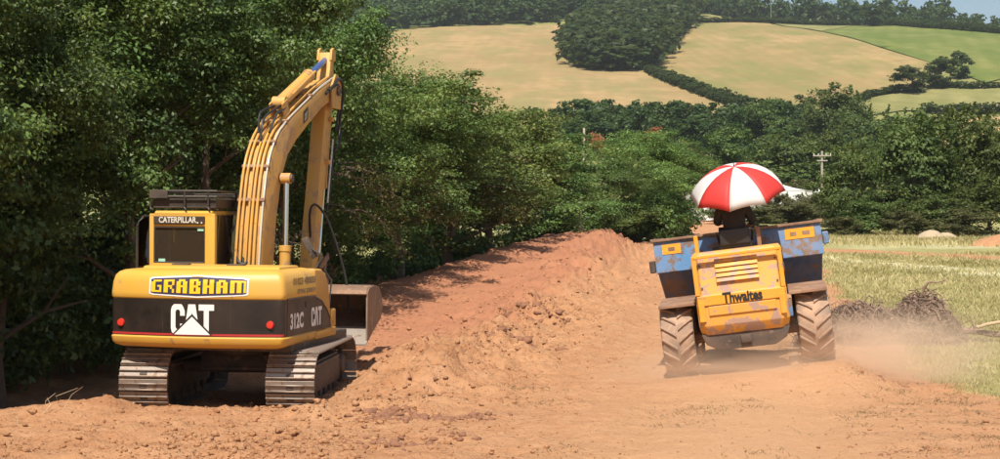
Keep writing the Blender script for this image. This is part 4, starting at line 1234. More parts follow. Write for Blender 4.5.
for k in range(7): G().tube([(RG0 + 0.05, CY0 + 0.15 + k * .21, 2.96), (RG1 - 0.05, CY0 + 0.15 + k * .21, 2.96)], 0.012, 6).build('guard_bar', M['black'], GD)
for (y, s_) in ((0.1, .12), (.5, .15)): G().lathe([(0.001, -0.05), (s_ * .7, -0.05), (s_, 0.0), (s_ * .7, 0.05), (0.001, 0.05)], (RG1 - 0.25, y, 2.87), 'z', 12).build('stowed_cable', M['hose'], GD)

# --- boom
bt = [(-0.10, 1.62), (-0.16, 1.80), (-0.04, 2.55), (0.16, 3.25), (0.38, 3.62), (0.72, 3.92), (1.25, 4.17), (1.9, 4.42), (2.7, 4.72), (3.40, 4.93), (3.50, 4.82)]
bb = [(3.46, 4.66), (3.32, 4.60), (2.75, 4.42), (2.05, 4.12), (1.45, 3.84), (1.05, 3.60), (0.76, 3.24), (0.54, 2.6), (0.40, 1.85), (0.30, 1.58), (0.10, 1.50)]
BX, BW = 0.06, 0.20
bm_ = G().prism(bt + bb, BX - BW, BX + BW, 'x')
BOOM = bm_.build('boom', M['boom_yellow'], EX, bevel=0.02)
G().lathe([(0.01, -0.30), (0.12, -0.30), (0.12, 0.30), (0.01, 0.30)], (BX, 0.12, 1.66), 'x', 18).build('boom_pin', M['dark_steel'], BOOM)
for sx in (-1, 1): G().prism([(-0.2, 1.0), (0.55, 1.0), (0.34, 1.72), (0.12, 1.84), (-0.10, 1.70)], BX + sx * 0.27 - 0.02, BX + sx * 0.27 + 0.02, 'x').build('boom_bracket', M['boom_yellow'], EX, bevel=0.008, seg=1)
def along(prof, n_off, x):
    out = []
    for i, (y, z) in enumerate(prof):
        a = prof[max(i - 1, 0)]; b = prof[min(i + 1, len(prof) - 1)]
        d = Vector((b[0] - a[0], b[1] - a[1])).normalized()
        out.append((x, y - d.y * n_off, z + d.x * n_off))
    return out
top = bt[1:10]
def smooth_path(p, k=3):
    p = [Vector(q) for q in p]; out = []
    for i in range(len(p) - 1):
        a, b, c, d = p[max(i - 1, 0)], p[i], p[i + 1], p[min(i + 2, len(p) - 1)]
        for j in range(k):
            t = j / k
            out.append(0.5 * ((2 * b) + (c - a) * t + (2 * a - 5 * b + 4 * c - d) * t * t + (3 * b - a - 3 * c + d) * t ** 3))
    return out + [p[-1]]
for x, n_off, r_, mt, en in ((-0.17, .045, .020, 'pipe', 8), (-0.105, .045, .020, 'pipe', 8), (-0.02, .04, .016, 'pipe', 7), (0.035, .045, .022, 'pipe', 8), (0.10, .045, .022, 'pipe', 9), (0.18, .03, .014, 'steel_pipe', 9)):
    G().tube(smooth_path(along(top[:en], n_off, BX + x)), r_, 8).build('hydraulic_pipe', M[mt], BOOM)
for i, t in ((1, .5), (2, .35), (3, .4), (4, .6), (6, .4)):
    y, z = top[i][0] + (top[i + 1][0] - top[i][0]) * t, top[i][1] + (top[i + 1][1] - top[i][1]) * t
    d = math.atan2(top[i + 1][1] - top[i][1], top[i + 1][0] - top[i][0])
    G().box((BX, y - math.sin(d) * .04, z + math.cos(d) * .04), (0.42, 0.05, 0.055), (d, 0, 0)).build('pipe_clamp', M['rust'], BOOM, bevel=0.006, seg=1)
# loose hoses at the boom foot and round the bend
for pts, r_ in (([(BX - .1, -.05, 2.15), (BX - .06, -.14, 1.98), (BX - .1, -.1, 1.75)], .022), ([(BX + .03, -.05, 2.15), (BX + .0, -.2, 2.0), (BX - .12, -.2, 2.03), (BX - .16, -.07, 2.2)], .022),
                ([(BX - .24, -.02, 2.0), (BX - .34, .0, 2.3), (BX - .25, .1, 2.65), (BX - .2, .12, 3.1)], .018),
                ([(BX - .10, .60, 3.92), (BX - .12, .7, 4.2), (BX - .08, 1.05, 4.32), (BX - .02, 1.35, 4.40)], .02), ([(BX + .06, .60, 3.92), (BX + .1, .85, 4.22), (BX + .1, 1.15, 4.3), (BX + .08, 1.4, 4.42)], .02),
                ([(BX - .02, .45, 3.8), (BX - .03, .62, 4.12), (BX + .03, 1.0, 4.3), (BX + .04, 1.25, 4.38)], .018)):
    G().tube(smooth_path(pts, 5), r_, 8).build('hose', M['hose'], BOOM)
# boom emblem
quad('boom_badge', [(BX + BW + 0.004, y, z) for y, z in ((1.78, 4.10), (2.02, 4.20), (2.02, 4.40), (1.78, 4.30))], M['black_print'], BOOM)
v2, f2 = block('CAT', 0.11, -0.04, 0.66); sheet('boom_emblem', v2, f2, lambda u, w: (BX + BW + 0.008, 1.90 + u, 4.24 + u * .41 + w), M['offwhite'], BOOM)

# --- cylinders
def cylinder(name, a, b, cut, rb, rr, rodmat, parent, barrel='boom_yellow', x=0.0):
    A = Vector((x, *a)); B = Vector((x, *b)); C = A.lerp(B, cut); d = (B - A).normalized()
    g1 = G().tube([A, C - d * .09], rb, 18); g1.tube([C - d * .09, C], rb * 1.13, 18); g1.tube([A - d * .02, A + d * .06], rb * 1.06, 18)
    g1.lathe([(0.01, -rb * 1.1), (rb * 1.05, -rb * 1.1), (rb * 1.05, rb * 1.1), (0.01, rb * 1.1)], tuple(A), 'x', 16)
    bar = g1.build(name, M[barrel], parent, bevel=0.004, seg=1)
    G().tube([C, B], rr, 14).build('rod', M[rodmat], bar)
    G().lathe([(0.01, -rb * .9), (rr * 1.9, -rb * .9), (rr * 1.9, rb * .9), (0.01, rb * .9)], tuple(B), 'x', 16).build('rod_eye', M[barrel], bar)
    return bar
for sx in (-1, 1):
    bc_ = cylinder('boom_cylinder', (0.62, 1.25), (0.70, 3.24), 0.50, 0.082, 0.042, 'chrome', EX, x=BX + sx * 0.295)
G().lathe([(0.01, -0.40), (0.06, -0.40), (0.06, 0.40), (0.01, 0.40)], (BX, 0.70, 3.24), 'x', 14).build('cylinder_pin', M['dark_steel'], BOOM)
for sx in (-1, 1): G().box((BX + sx * .1, 1.22, 4.30), (0.03, 0.24, 0.26), (0.4, 0, 0)).build('cylinder_lug', M['boom_yellow'], BOOM, bevel=0.006, seg=1)
sc_ = cylinder('stick_cylinder', (1.25, 4.40), (3.62, 5.30), 0.60, 0.095, 0.05, 'rod_blue', EX, 'boom_yellow', BX)
G().tube([(BX + .12, 1.5, 4.55), (BX + .13, 2.6, 5.0)], .016, 6).build('hydraulic_pipe', M['pipe'], sc_)

# --- stick
S0 = Vector((3.62, 5.46)); S1 = Vector((2.62, 1.52))           # tail, bucket end
prof = [(3.53, 5.40), (3.68, 5.32), (3.68, 5.10), (3.66, 4.75), (3.50, 4.1), (3.20, 3.1), (2.88, 2.0), (2.76, 1.50), (2.64, 1.42), (2.53, 1.48), (2.55, 1.75), (2.70, 2.5), (2.98, 3.5), (3.18, 4.25), (3.26, 4.62), (3.46, 5.1)]
STK = G().prism(prof, BX - 0.11, BX + 0.11, 'x').build('stick', M['boom_yellow'], EX, bevel=0.015)
for sx in (-1, 1): G().prism([(3.16, 4.45), (3.62, 4.45), (3.66, 4.95), (3.34, 5.02), (3.12, 4.8)], BX + sx * 0.235 - 0.018, BX + sx * 0.235 + 0.018, 'x').build('stick_plate', M['boom_yellow'], BOOM, bevel=0.006, seg=1)
for sx in (-1, 1): G().prism([(3.48, 5.26), (3.72, 5.26), (3.72, 5.42), (3.62, 5.48), (3.52, 5.44)], BX + sx * 0.11 - 0.02, BX + sx * 0.11 + 0.02, 'x').build('stick_lug', M['boom_yellow'], STK, bevel=0.006, seg=1)
G().lathe([(0.01, -0.29), (0.075, -0.29), (0.075, 0.29), (0.01, 0.29)], (BX, 3.44, 4.74), 'x', 16).build('stick_pin', M['dark_steel'], STK)
cylinder('bucket_cylinder', (3.76, 4.55), (3.20, 2.0), 0.55, 0.065, 0.04, 'chrome', STK, 'boom_yellow', BX)
for pts, r_ in (([(BX + .24, 3.0, 4.72), (BX + .27, 3.5, 4.95), (BX + .25, 3.75, 4.7), (BX + .2, 3.72, 4.2), (BX + .24, 3.62, 3.95), (BX + .18, 3.5, 3.75)], .024),
                ([(BX + .22, 2.9, 4.66), (BX + .25, 3.45, 4.85), (BX + .22, 3.66, 4.6), (BX + .17, 3.6, 4.1)], .022),
                ([(BX + .16, 3.5, 3.75), (BX + .17, 3.34, 3.2), (BX + .15, 3.2, 2.75)], .02),
                ([(BX + .14, 2.9, 1.75), (BX + .05, 2.78, 2.0), (BX + .05, 2.6, 2.7), (BX + .14, 2.66, 2.86), (BX + .30, 2.86, 2.55), (BX + .52, 3.0, 1.75), (BX + .60, 3.0, 1.1)], .02)):
    G().tube(smooth_path(pts, 5), r_, 8).build('hose', M['hose'], STK)
G().tube([(BX + .15, 3.52, 3.95), (BX + .16, 3.2, 2.9)], .015, 6).build('hydraulic_pipe', M['steel_pipe'], STK)
for t in (.3, .48): 
    p = S0.lerp(S1, t); G().box((BX + .14, p.x + .14, p.y), (.07, .1, .07)).build('pipe_clamp', M['pipe'], STK, bevel=.006, seg=1)
# tipping link and bucket
for sx in (-1, 1):
    G().prism([(2.80, 1.86), (2.88, 1.82), (3.28, 1.98), (3.24, 2.08)], BX + sx * .16 - .016, BX + sx * .16 + .016, 'x').build('tipping_link', M['rust'], STK, bevel=.005, seg=1)
    G().prism([(3.18, 2.02), (3.28, 2.02), (3.18, 1.60), (3.08, 1.60)], BX + sx * .12 - .016, BX + sx * .12 + .016, 'x').build('tipping_link', M['rust'], STK, bevel=.005, seg=1)
bp = [(2.66, 1.46), (2.80, 1.54), (3.06, 1.57), (3.36, 1.53), (3.54, 1.38), (3.58, 1.16), (3.46, 1.00), (3.26, 0.92), (3.00, 0.82), (2.66, 0.66)]
inn = [(q[1], q[2]) for q in along(bp, -0.024, 0)]
bh = 0.97
bk = G()
v = []; f = []
for x in (BX - bh, BX + bh):
    v += [(x, y, z) for y, z in bp] + [(x, y, z) for y, z in inn]
n = len(bp)
for i in range(n - 1):
    f.append((i, i + 1, 2 * n + i + 1, 2 * n + i)); f.append((n + i, n + i + 1, 3 * n + i + 1, 3 * n + i))
f += [(0, n, 3 * n, 2 * n), (n - 1, 2 * n - 1, 4 * n - 1, 3 * n - 1)]
bk.add(v, f)
BKT = bk.build('bucket', M['bucket'], EX)
for sx in (-1, 1):
    G().prism(bp, BX + sx * (bh + 0.004), BX + sx * (bh + 0.030), 'x').build('bucket_side', M['bucket'], BKT, bevel=.005, seg=1)
G().prism([(2.58, 0.62), (3.08, 0.862), (3.06, 0.892), (2.575, 0.652)], BX - bh - .03, BX + bh + .03, 'x').build('cutting_edge', M['edge_steel'], BKT, bevel=.003, seg=1)
G().prism([(2.62, 1.44), (2.70, 1.42), (2.74, 1.48), (2.66, 1.50)], BX - bh - .02, BX + bh + .02, 'x').build('bucket_rim', M['rust'], BKT, bevel=.004, seg=1)
for sx in (-1, 1): G().prism([(2.50, 1.46), (2.62, 1.38), (3.3, 1.46), (3.2, 1.66), (3.02, 1.70), (2.74, 1.62), (2.60, 1.62)], BX + sx * .17 - .018, BX + sx * .17 + .018, 'x').build('bucket_ear', M['rust'], BKT, bevel=.005, seg=1)
# right mirror on its bracket
mr = G().tube([(0.98, 0.2, 1.93), (1.0, 0.42, 2.1), (0.82, 0.52, 2.2)], .014, 6).build('mirror_bracket', M['black'], EX)
G().box((0.78, 0.52, 2.22), (0.10, 0.03, 0.34), (0, -0.5, 0.2)).build('mirror', M['dark_steel'], mr, bevel=.01)
# handrail at the right front
G().tube([(HW - .1, .3, 1.34), (HW - .1, .42, 1.75), (HW - .2, .38, 1.9)], .014, 6).build('grab_rail', M['black'], EX)
# ------------------------------------------------------------------ site dumper (x right, y forward; origin on the ground under the rear axle)
DP = empty('site_dumper', (DUMP[0], DUMP[1], DUMP_Z - 0.03), (0, -DUMP_ROLL, DUMP_YAW))
tag(DP, 'dusty yellow site dumper with a rusty blue skip driving away', 'dumper')
WR, WW, WX = 0.575, 0.50, 1.03
LUG = {}
for s in (-1, 1):
    v = []; f = []
    for t_ in (0, .35, .7, 1.0):
        u = s * (0.015 + t_ * (WW / 2 * 0.98 - 0.015)); a = t_ * 0.30; rr = 0.545 - 0.02 * t_ ** 3
        for da, dr in ((-0.045, 0), (0.045, 0), (0.035, 0.038), (-0.035, 0.038)):
            v.append((u, math.sin(a + da) * (rr + dr), math.cos(a + da) * (rr + dr)))
    for i in range(3):
        for q in range(4): f.append((i * 4 + q, i * 4 + (q + 1) % 4, (i + 1) * 4 + (q + 1) % 4, (i + 1) * 4 + q))
    f += [(3, 2, 1, 0), (12, 13, 14, 15)]
    LUG[s] = G().add(v, f).build('tread_lug', M['rubber'], bevel=.006, seg=1, link_it=False)
def wheel(x, y, parent, side):
    t = G()
    hw = WW / 2
    t.lathe([(0.30, -hw * .72), (0.40, -hw * .98), (0.50, -hw), (0.535, -hw * .86), (0.548, -hw * .4), (0.550, 0), (0.548, hw * .4), (0.535, hw * .86), (0.50, hw), (0.40, hw * .98), (0.30, hw * .72)], (x, y, WR), 'x', 48)
    ty = t.build('tyre', M['rubber'], parent, ang=50)
    # chevron lugs, each bar its own raised block
    nl = 18
    for k in range(nl):
        for s in (-1, 1):
            a0 = 2 * math.pi * (k + (0.5 if s > 0 else 0)) / nl
            o = link('tread_lug', LUG[s], None, ty); o.location = (x, y, WR); o.rotation_euler.x = -a0
    rm = G().lathe([(0.05, -0.10 * side), (0.20, -0.10 * side), (0.27, hw * .70 * side), (0.315, hw * .78 * side), (0.315, hw * .66 * side), (0.24, hw * .3 * side), (0.05, 0.0)], (x, y, WR), 'x', 28)
    rm.build('rim', M['dump_frame'], ty)
    return ty
for y in (0.0, 2.15):
    for s in (-1, 1):
        wheel(s * WX, y, DP, s)
# axles and chassis
for y in (0.0, 2.15):
    ax = G().tube([(-0.85, y, WR), (0.85, y, WR)], 0.09, 12); ax.lathe([(0.01, -0.2), (0.16, -0.17), (0.2, 0), (0.16, 0.17), (0.01, 0.2)], (0, y, WR), 'x', 18)
    ax.build('axle', M['rust'], DP)
G().box((0, 0.1, 0.72), (0.62, 1.5, 0.28)).box((0, 1.7, 0.72), (0.56, 1.7, 0.22)).build('chassis', M['dark_steel'], DP, bevel=.02)
# engine cover: tapered corner posts, louvred upper panel, name band, tapered lower panel
ec = G()
def ring(z, hw, y0, y1, ch=0.05):
    return [(-hw, y0 + ch, z), (-hw + ch, y0, z), (hw - ch, y0, z), (hw, y0 + ch, z), (hw, y1, z), (-hw, y1, z)]
ec.loft([ring(0.64, .64, -0.78, 0.05, .10), ring(0.78, .675, -0.86, 0.05, .10), ring(1.22, .675, -0.86, 0.05, .10), ring(1.24, .665, -0.83, 0.05, .09), ring(1.84, .665, -0.74, 0.05, .09), ring(1.88, .64, -0.70, 0.05, .09)])
EC = ec.build('engine_cover', M['dump_yellow'], DP, bevel=.012)
for s in (-1, 1):
    G().prism([(s * .60, 1.245), (s * .668, 1.245), (s * .668, 1.84), (s * .60, 1.84)], -0.86, -0.835, 'y').build('corner_post', M['dump_frame'], EC, bevel=.006, seg=1)
def rear_face(z): return -0.83 + (z - 1.24) / 0.6 * 0.09
for k in range(5):
    zz = 1.425 + k * 0.072
    G().prism([(rear_face(zz) - .004, zz), (rear_face(zz) - .050, zz - .006), (rear_face(zz + .04) - .035, zz + .048), (rear_face(zz + .045) - .004, zz + .052)], -.335, .30, 'x').build('louvre', M['dump_yellow'], EC, bevel=.004, seg=1)
G().box((0, -0.845, 1.815), (1.30, 0.05, 0.045)).build('top_rail', M['dump_frame'], EC, bevel=.008, seg=1)
bandp = G().box((0.0, -0.868, 1.16), (1.30, 0.03, 0.15)).build('name_band', M['dump_frame'], EC, bevel=.008, seg=1)
v2, f2 = text_geo('Thwaites', 0.215, 0.009, 0.74)
sheet('name_letters', v2, f2, lambda u, w: (0.02 + u, -0.887, 1.165 + w), M['black_print'], bandp)
G().prism([(-.50, 1.07), (.50, 1.07), (.50, .93), (-.50, .93)], -0.884, -0.862, 'y').build('lower_panel', M['dump_yellow'], EC, bevel=.008, seg=1)
G().box((-.60, -.874, 1.0), (.09, .022, .30)).build('panel_post', M['dump_frame'], EC, bevel=.006, seg=1)
G().box((.60, -.874, 1.0), (.09, .022, .30)).build('panel_post', M['dump_frame'], EC, bevel=.006, seg=1)
for zz in (1.35, 1.68):
    for s in (-1, 1): G().lathe([(.001, -.02), (.014, -.02), (.014, .0), (.001, .0)], (s * .56, rear_face(zz) - .002, zz), 'y', 8).build('bolt', M['dark_steel'], EC)
for s in (-1, 1): G().box((s * .68, -0.45, 1.52), (.02, .06, .14)).build('latch', M['dark_steel'], EC, bevel=.004, seg=1)
# heavy rear bumper with tow jaw, muddy
bp_ = G().prism([(-.66, .66), (.66, .66), (.60, .50), (.42, .40), (-.42, .40), (-.60, .50)], -.76, -.50, 'y')
BMP = bp_.build('bumper', M['dark_steel'], DP, bevel=.02)
G().box((0, -.79, .54), (.16, .12, .12)).build('tow_jaw', M['dark_steel'], BMP, bevel=.015)
G().box((.70, -.3, .9), (.06, .34, .26)).build('fuel_tank', M['dump_blue'], DP, bevel=.02)
# rear mudguards / foot plates
for s in (-1, 1):
    g1 = G().prism([(-.50, 1.095), (.62, 1.165), (.62, 1.215), (-.50, 1.145)], s * .70, s * 1.27, 'x')
    MG = g1.build('mudguard', M['rust'], DP, bevel=.008, seg=1)
    G().prism([(.55, 1.16), (.62, 1.16), (.62, .62), (.55, .62)], s * .74, s * 1.24, 'x').build('splash_plate', M['dark_steel'], MG, bevel=.006, seg=1)
    G().box((s * .98, .62, .55), (.46, .16, .04)).build('step', M['dark_steel'], DP, bevel=.006, seg=1)
# posts behind the seat and low rail
for x, h, mt in ((-.60, .27, 'dump_frame'), (.36, .30, 'rust')):
    G().box((x, .02, 1.87 + h / 2), (.065, .065, h)).build('post', M[mt], DP, bevel=.008, seg=1)
# driver platform, console and wheel
G().box((0, .55, 1.30), (1.1, .9, .05)).build('platform', M['dark_steel'], DP, bevel=.008, seg=1)
G().prism([(.86, 1.3), (1.0, 1.3), (1.02, 1.92), (.92, 1.92)], -.4, .4, 'x').build('console', M['dark_steel'], DP, bevel=.02)
sw = G(); 
for k in range(24):
    a, b = 2 * math.pi * k / 24, 2 * math.pi * (k + 1) / 24
    sw.tube([(.19 * math.cos(a), .80 + .1 * math.sin(a), 2.12 + .16 * math.sin(a)), (.19 * math.cos(b), .80 + .1 * math.sin(b), 2.12 + .16 * math.sin(b))], .014, 6, False)
sw.tube([(0, .95, 1.9), (0, .80, 2.12)], .02, 8); sw.tube([(-.19, .80, 2.12), (.19, .80, 2.12)], .01, 6)
sw.build('steering_wheel', M['black'], DP)
st = G().box((0, .20, 1.93), (.50, .46, .10)).box((0, -.02, 2.06), (.47, .09, .25))
SEAT = st.build('seat', M['seat'], DP, bevel=.035, seg=3)
G().tube([(-.26, .25, 1.98), (-.28, .1, 2.14), (-.26, -.02, 2.14)], .018, 8).build('armrest', M['black'], SEAT); G().tube([(.26, .25, 1.98), (.28, .1, 2.14), (.26, -.02, 2.14)], .018, 8).build('armrest', M['black'], SEAT)
# --- skip: open hopper, kinked rear wall
SW = 1.33
sk = G()
def skring(z, w0, yr, yf): return [(-w0, yr, z), (w0, yr, z), (w0, yf, z), (-w0, yf, z)]
outer = [(1.02, 1.25, 1.52, 2.75), (1.60, SW - .01, 1.16, 3.15), (1.61, SW + .012, 1.14, 3.16), (2.13, SW + .015, 1.20, 3.35)]
inner = [(2.13, SW - .01, 1.24, 3.31), (1.61, SW - .05, 1.20, 3.12), (1.08, 1.20, 1.56, 2.7)]
sk.loft([skring(*q) for q in outer] + [skring(*q) for q in inner])
SK = sk.build('skip', M['dump_blue'], DP, bevel=.008, seg=1)
# lower rear wall plate, its downward-facing shade put into a darker blue, with brown wear
lw = G().add([(-1.24, 1.504, 1.03), (1.24, 1.504, 1.03), (SW - .03, 1.148, 1.595), (-SW + .03, 1.148, 1.595), (-1.24, 1.514, 1.03), (1.24, 1.514, 1.03), (SW - .03, 1.158, 1.595), (-SW + .03, 1.158, 1.595)],
             [(0, 1, 2, 3), (7, 6, 5, 4), (0, 4, 5, 1), (1, 5, 6, 2), (2, 6, 7, 3), (3, 7, 4, 0)])
lw.build('lower_wall', M['dump_low'], SK)
G().box((0, 1.195, 2.135), (2 * SW + .1, .085, .045)).build('top_rail', M['rust'], SK, bevel=.008, seg=1)
for s in (-1, 1):
    G().prism([(1.165, 2.135), (3.36, 2.135), (3.36, 2.17), (1.165, 2.17)], s * (SW - .03), s * (SW + .06), 'x').build('side_rail', M['rust'], SK, bevel=.006, seg=1)
    G().box((s * (SW + .07), 1.25, 1.72 if s < 0 else 1.86), (.10, .10, .20)).build('lifting_lug', M['dark_steel'] if s < 0 else M['dump_blue'], SK, bevel=.015, seg=1)
G().box((.38, 1.135, 1.88), (.06, .05, .50), (-.11, 0, 0)).build('wall_rib', M['rust'], SK, bevel=.006, seg=1)
def wall_y(z): return 1.14 + (z - 1.61) / .52 * .06
for xc, w, zc, h in ((-1.06, .30, 1.98, .16), (1.00, .46, 1.98, .17)):
    pl_ = G().add([(xc - w / 2, wall_y(zc - h / 2) - .008, zc - h / 2), (xc + w / 2, wall_y(zc - h / 2) - .008, zc - h / 2), (xc + w / 2, wall_y(zc + h / 2) - .008, zc + h / 2), (xc - w / 2, wall_y(zc + h / 2) - .008, zc + h / 2),
                   (xc - w / 2, wall_y(zc - h / 2) + .004, zc - h / 2), (xc + w / 2, wall_y(zc - h / 2) + .004, zc - h / 2), (xc + w / 2, wall_y(zc + h / 2) + .004, zc + h / 2), (xc - w / 2, wall_y(zc + h / 2) + .004, zc + h / 2)],
                  [(0, 1, 2, 3), (7, 6, 5, 4), (0, 4, 5, 1), (1, 5, 6, 2), (2, 6, 7, 3), (3, 7, 4, 0)])
    PL = pl_.build('orange_plate', M['orange'], SK)
    marks = ((-.22, .22), (.22, .26)) if w > .4 else ((0.0, .36),)
    for (u, ww) in marks:
        v2 = [(u * w - ww * w / 2, -.03), (u * w + ww * w / 2, -.03), (u * w + ww * w / 2, .03), (u * w - ww * w / 2, .03)]
        sheet('plate_mark', v2, [(0, 1, 2, 3)], lambda a, b: (xc + a, wall_y(zc + b) - .012, zc + b), M['rust'], PL)
for s in (-1, 1): G().prism([(1.6, .82), (2.7, .82), (2.6, 1.03), (1.7, 1.03)], s * .42 - .05, s * .42 + .05, 'x').build('skip_bearer', M['dark_steel'], SK, bevel=.01, seg=1)

# ------------------------------------------------------------------ driver, seated, seen from behind
PM = Matrix.Translation(DP.location) @ DP.rotation_euler.to_matrix().to_4x4()
def skin_mesh(name, joints, edges, sub=2, root=0):
    me = bpy.data.meshes.new(name)
    me.from_pydata([j[0] for j in joints], [], edges)
    o = bpy.data.objects.new(name, me); col.objects.link(o)
    sm = o.modifiers.new('s', 'SKIN'); sm.use_smooth_shade = True
    for i, j in enumerate(joints):
        r_ = j[1] if isinstance(j[1], tuple) else (j[1], j[1])
        me.skin_vertices[0].data[i].radius = r_
    me.skin_vertices[0].data[root].use_root = True
    ss = o.modifiers.new('d', 'SUBSURF'); ss.levels = sub; ss.render_levels = sub
    dg = bpy.context.evaluated_depsgraph_get()
    out = bpy.data.meshes.new_from_object(o.evaluated_get(dg))
    bpy.data.objects.remove(o); bpy.data.meshes.remove(me)
    out.polygons.foreach_set('use_smooth', [True] * len(out.polygons))
    return out
PER = empty('person', PM @ Vector((0.0, 0.10, 1.985)), (0, -DUMP_ROLL * .6, DUMP_YAW))
tag(PER, 'driver in dark clothes sitting on the dumper under the umbrella', 'person')
J = [((0, .02, .10), (.17, .13)), ((0, .0, .26), (.155, .12)), ((0, -.01, .42), (.18, .125)), ((0, .0, .535), (.13, .095)), ((0, .025, .60), (.06, .06)), ((0, .05, .665), (.055, .06)),
     ((0, .075, .74), (.078, .095)), ((0, .075, .82), (.072, .088)),
     ((.19, .0, .51), .065), ((.29, .06, .29), .05), ((.215, .30, .22), .038), ((.16, .50, .20), .032), ((.12, .57, .20), (.036, .026)),
     ((-.19, .0, .51), .065), ((-.27, .10, .30), .05), ((-.14, .30, .31), .038), ((-.04, .36, .37), .032), ((.0, .36, .42), (.026, .034)),
     ((.12, .20, .085), .085), ((.17, .52, .06), .068), ((.17, .56, -.28), .048), ((.17, .56, -.56), .036), ((.17, .68, -.61), (.036, .03)),
     ((-.12, .20, .085), .085), ((-.17, .52, .06), .068), ((-.17, .56, -.28), .048), ((-.17, .56, -.56), .036), ((-.17, .68, -.61), (.036, .03))]
E = [(0, 1), (1, 2), (2, 3), (3, 4), (4, 5), (5, 6), (6, 7), (3, 8), (8, 9), (9, 10), (10, 11), (11, 12), (3, 13), (13, 14), (14, 15), (15, 16), (16, 17), (0, 18), (18, 19), (19, 20), (20, 21), (21, 22), (0, 23), (23, 24), (24, 25), (25, 26), (26, 27)]
link('body', skin_mesh('body', J, E), M['skin'], PER)
# clothing grown a little outside the same joints: jacket to the elbows, trousers, boots
def grow(j, k): 
    r_ = j[1] if isinstance(j[1], tuple) else (j[1], j[1])
    return (j[0], (r_[0] + k, r_[1] + k))
def between(a, b, t): return tuple(a[0][i] + (b[0][i] - a[0][i]) * t for i in range(3))
jk = [grow(J[i], .028) for i in (0, 1, 2, 3)] + [((0, .015, .585), (.085, .085)), grow(J[8], .026), grow(J[9], .02), (between(J[9], J[10], .35), (.062, .062)), grow(J[13], .026), grow(J[14], .02), (between(J[14], J[15], .35), (.062, .062))]
link('jacket', skin_mesh('jacket', jk, [(0, 1), (1, 2), (2, 3), (3, 4), (3, 5), (5, 6), (6, 7), (3, 8), (8, 9), (9, 10)]), M['cloth'], PER)
trs = [((0, .03, .07), (.19, .15))] + [grow(J[i], .018) for i in (18, 19, 20, 21, 23, 24, 25, 26)]
link('trousers', skin_mesh('trousers', trs, [(0, 1), (1, 2), (2, 3), (3, 4), (0, 5), (5, 6), (6, 7), (7, 8)]), M['trouser'], PER)
for s in (-1, 1):
    bt_ = [((s * .17, .545, -.52), (.06, .06)), ((s * .17, .56, -.605), (.055, .05)), ((s * .17, .72, -.625), (.05, .035))]
    link('boot', skin_mesh('boot', bt_, [(0, 1), (1, 2)]), M['boot'], PER)
# fingers: right hand round the wheel rim, left hand round the umbrella shaft
def fingers(base, axis, across, curl, n=4, L=.075):
    g1 = G(); base = Vector(base); axis = Vector(axis).normalized(); across = Vector(across).normalized(); curl = Vector(curl).normalized()
    for k in range(n):
        l_ = L * (0.85, 1.0, .95, .75)[k]
        p = base + across * (k - 1.5) * .019
        g1.tube([p, p + axis * l_ * .45, p + axis * l_ * .75 + curl * l_ * .35, p + axis * l_ * .62 + curl * l_ * .75], [.0095, .009, .008, .006], 8)
    p = base - across * .035 - axis * .03
    g1.tube([p, p + curl * .03 - across * .012 + axis * .012, p + curl * .055 + axis * .035], [.011, .010, .007], 8)
    return g1
fingers((.105, .595, .20), (-.5, .6, 0), (0, 0, 1), (-.7, -.4, 0)).build('fingers', M['skin'], PER)
fingers((.005, .365, .43), (.5, .3, .1), (0, 0, 1), (.1, .7, 0)).build('fingers', M['skin'], PER)
# face and hair
fc = G(); fc.tube([(0, .155, .80), (0, .185, .765), (0, .165, .75)], [.008, .016, .010], 8)
fc.tube([(-.028, .158, .715), (.028, .158, .715)], .008, 6)
for s in (-1, 1): fc.lathe([(.002, -.012), (.022, -.010), (.028, 0), (.022, .010), (.002, .012)], (s * .085, .07, .775), 'x', 12)
fc.build('face', M['skin'], PER)
for s in (-1, 1): G().lathe([(.001, -.012), (.011, -.006), (.012, .004), (.001, .010)], (s * .034, .155, .79), 'y', 10).build('eye', M['eye'], PER)
hr = G()
rings_ = []
for z, rx_, ry_, oy in ((.70, .070, .06, .03), (.76, .088, .092, .045), (.82, .092, .10, .055), (.87, .078, .085, .06), (.905, .045, .05, .065), (.918, .012, .012, .065)):
    rings_.append([(rx_ * math.cos(a), oy + ry_ * math.sin(a) - .012, z) for a in [2 * math.pi * k / 20 for k in range(20)]])
rings_ = [[(x, min(y, .115 if z > .84 else .05), z) for x, y, z in r_] for r_ in rings_]
hr.loft(rings_).build('hair', M['hair'], PER)

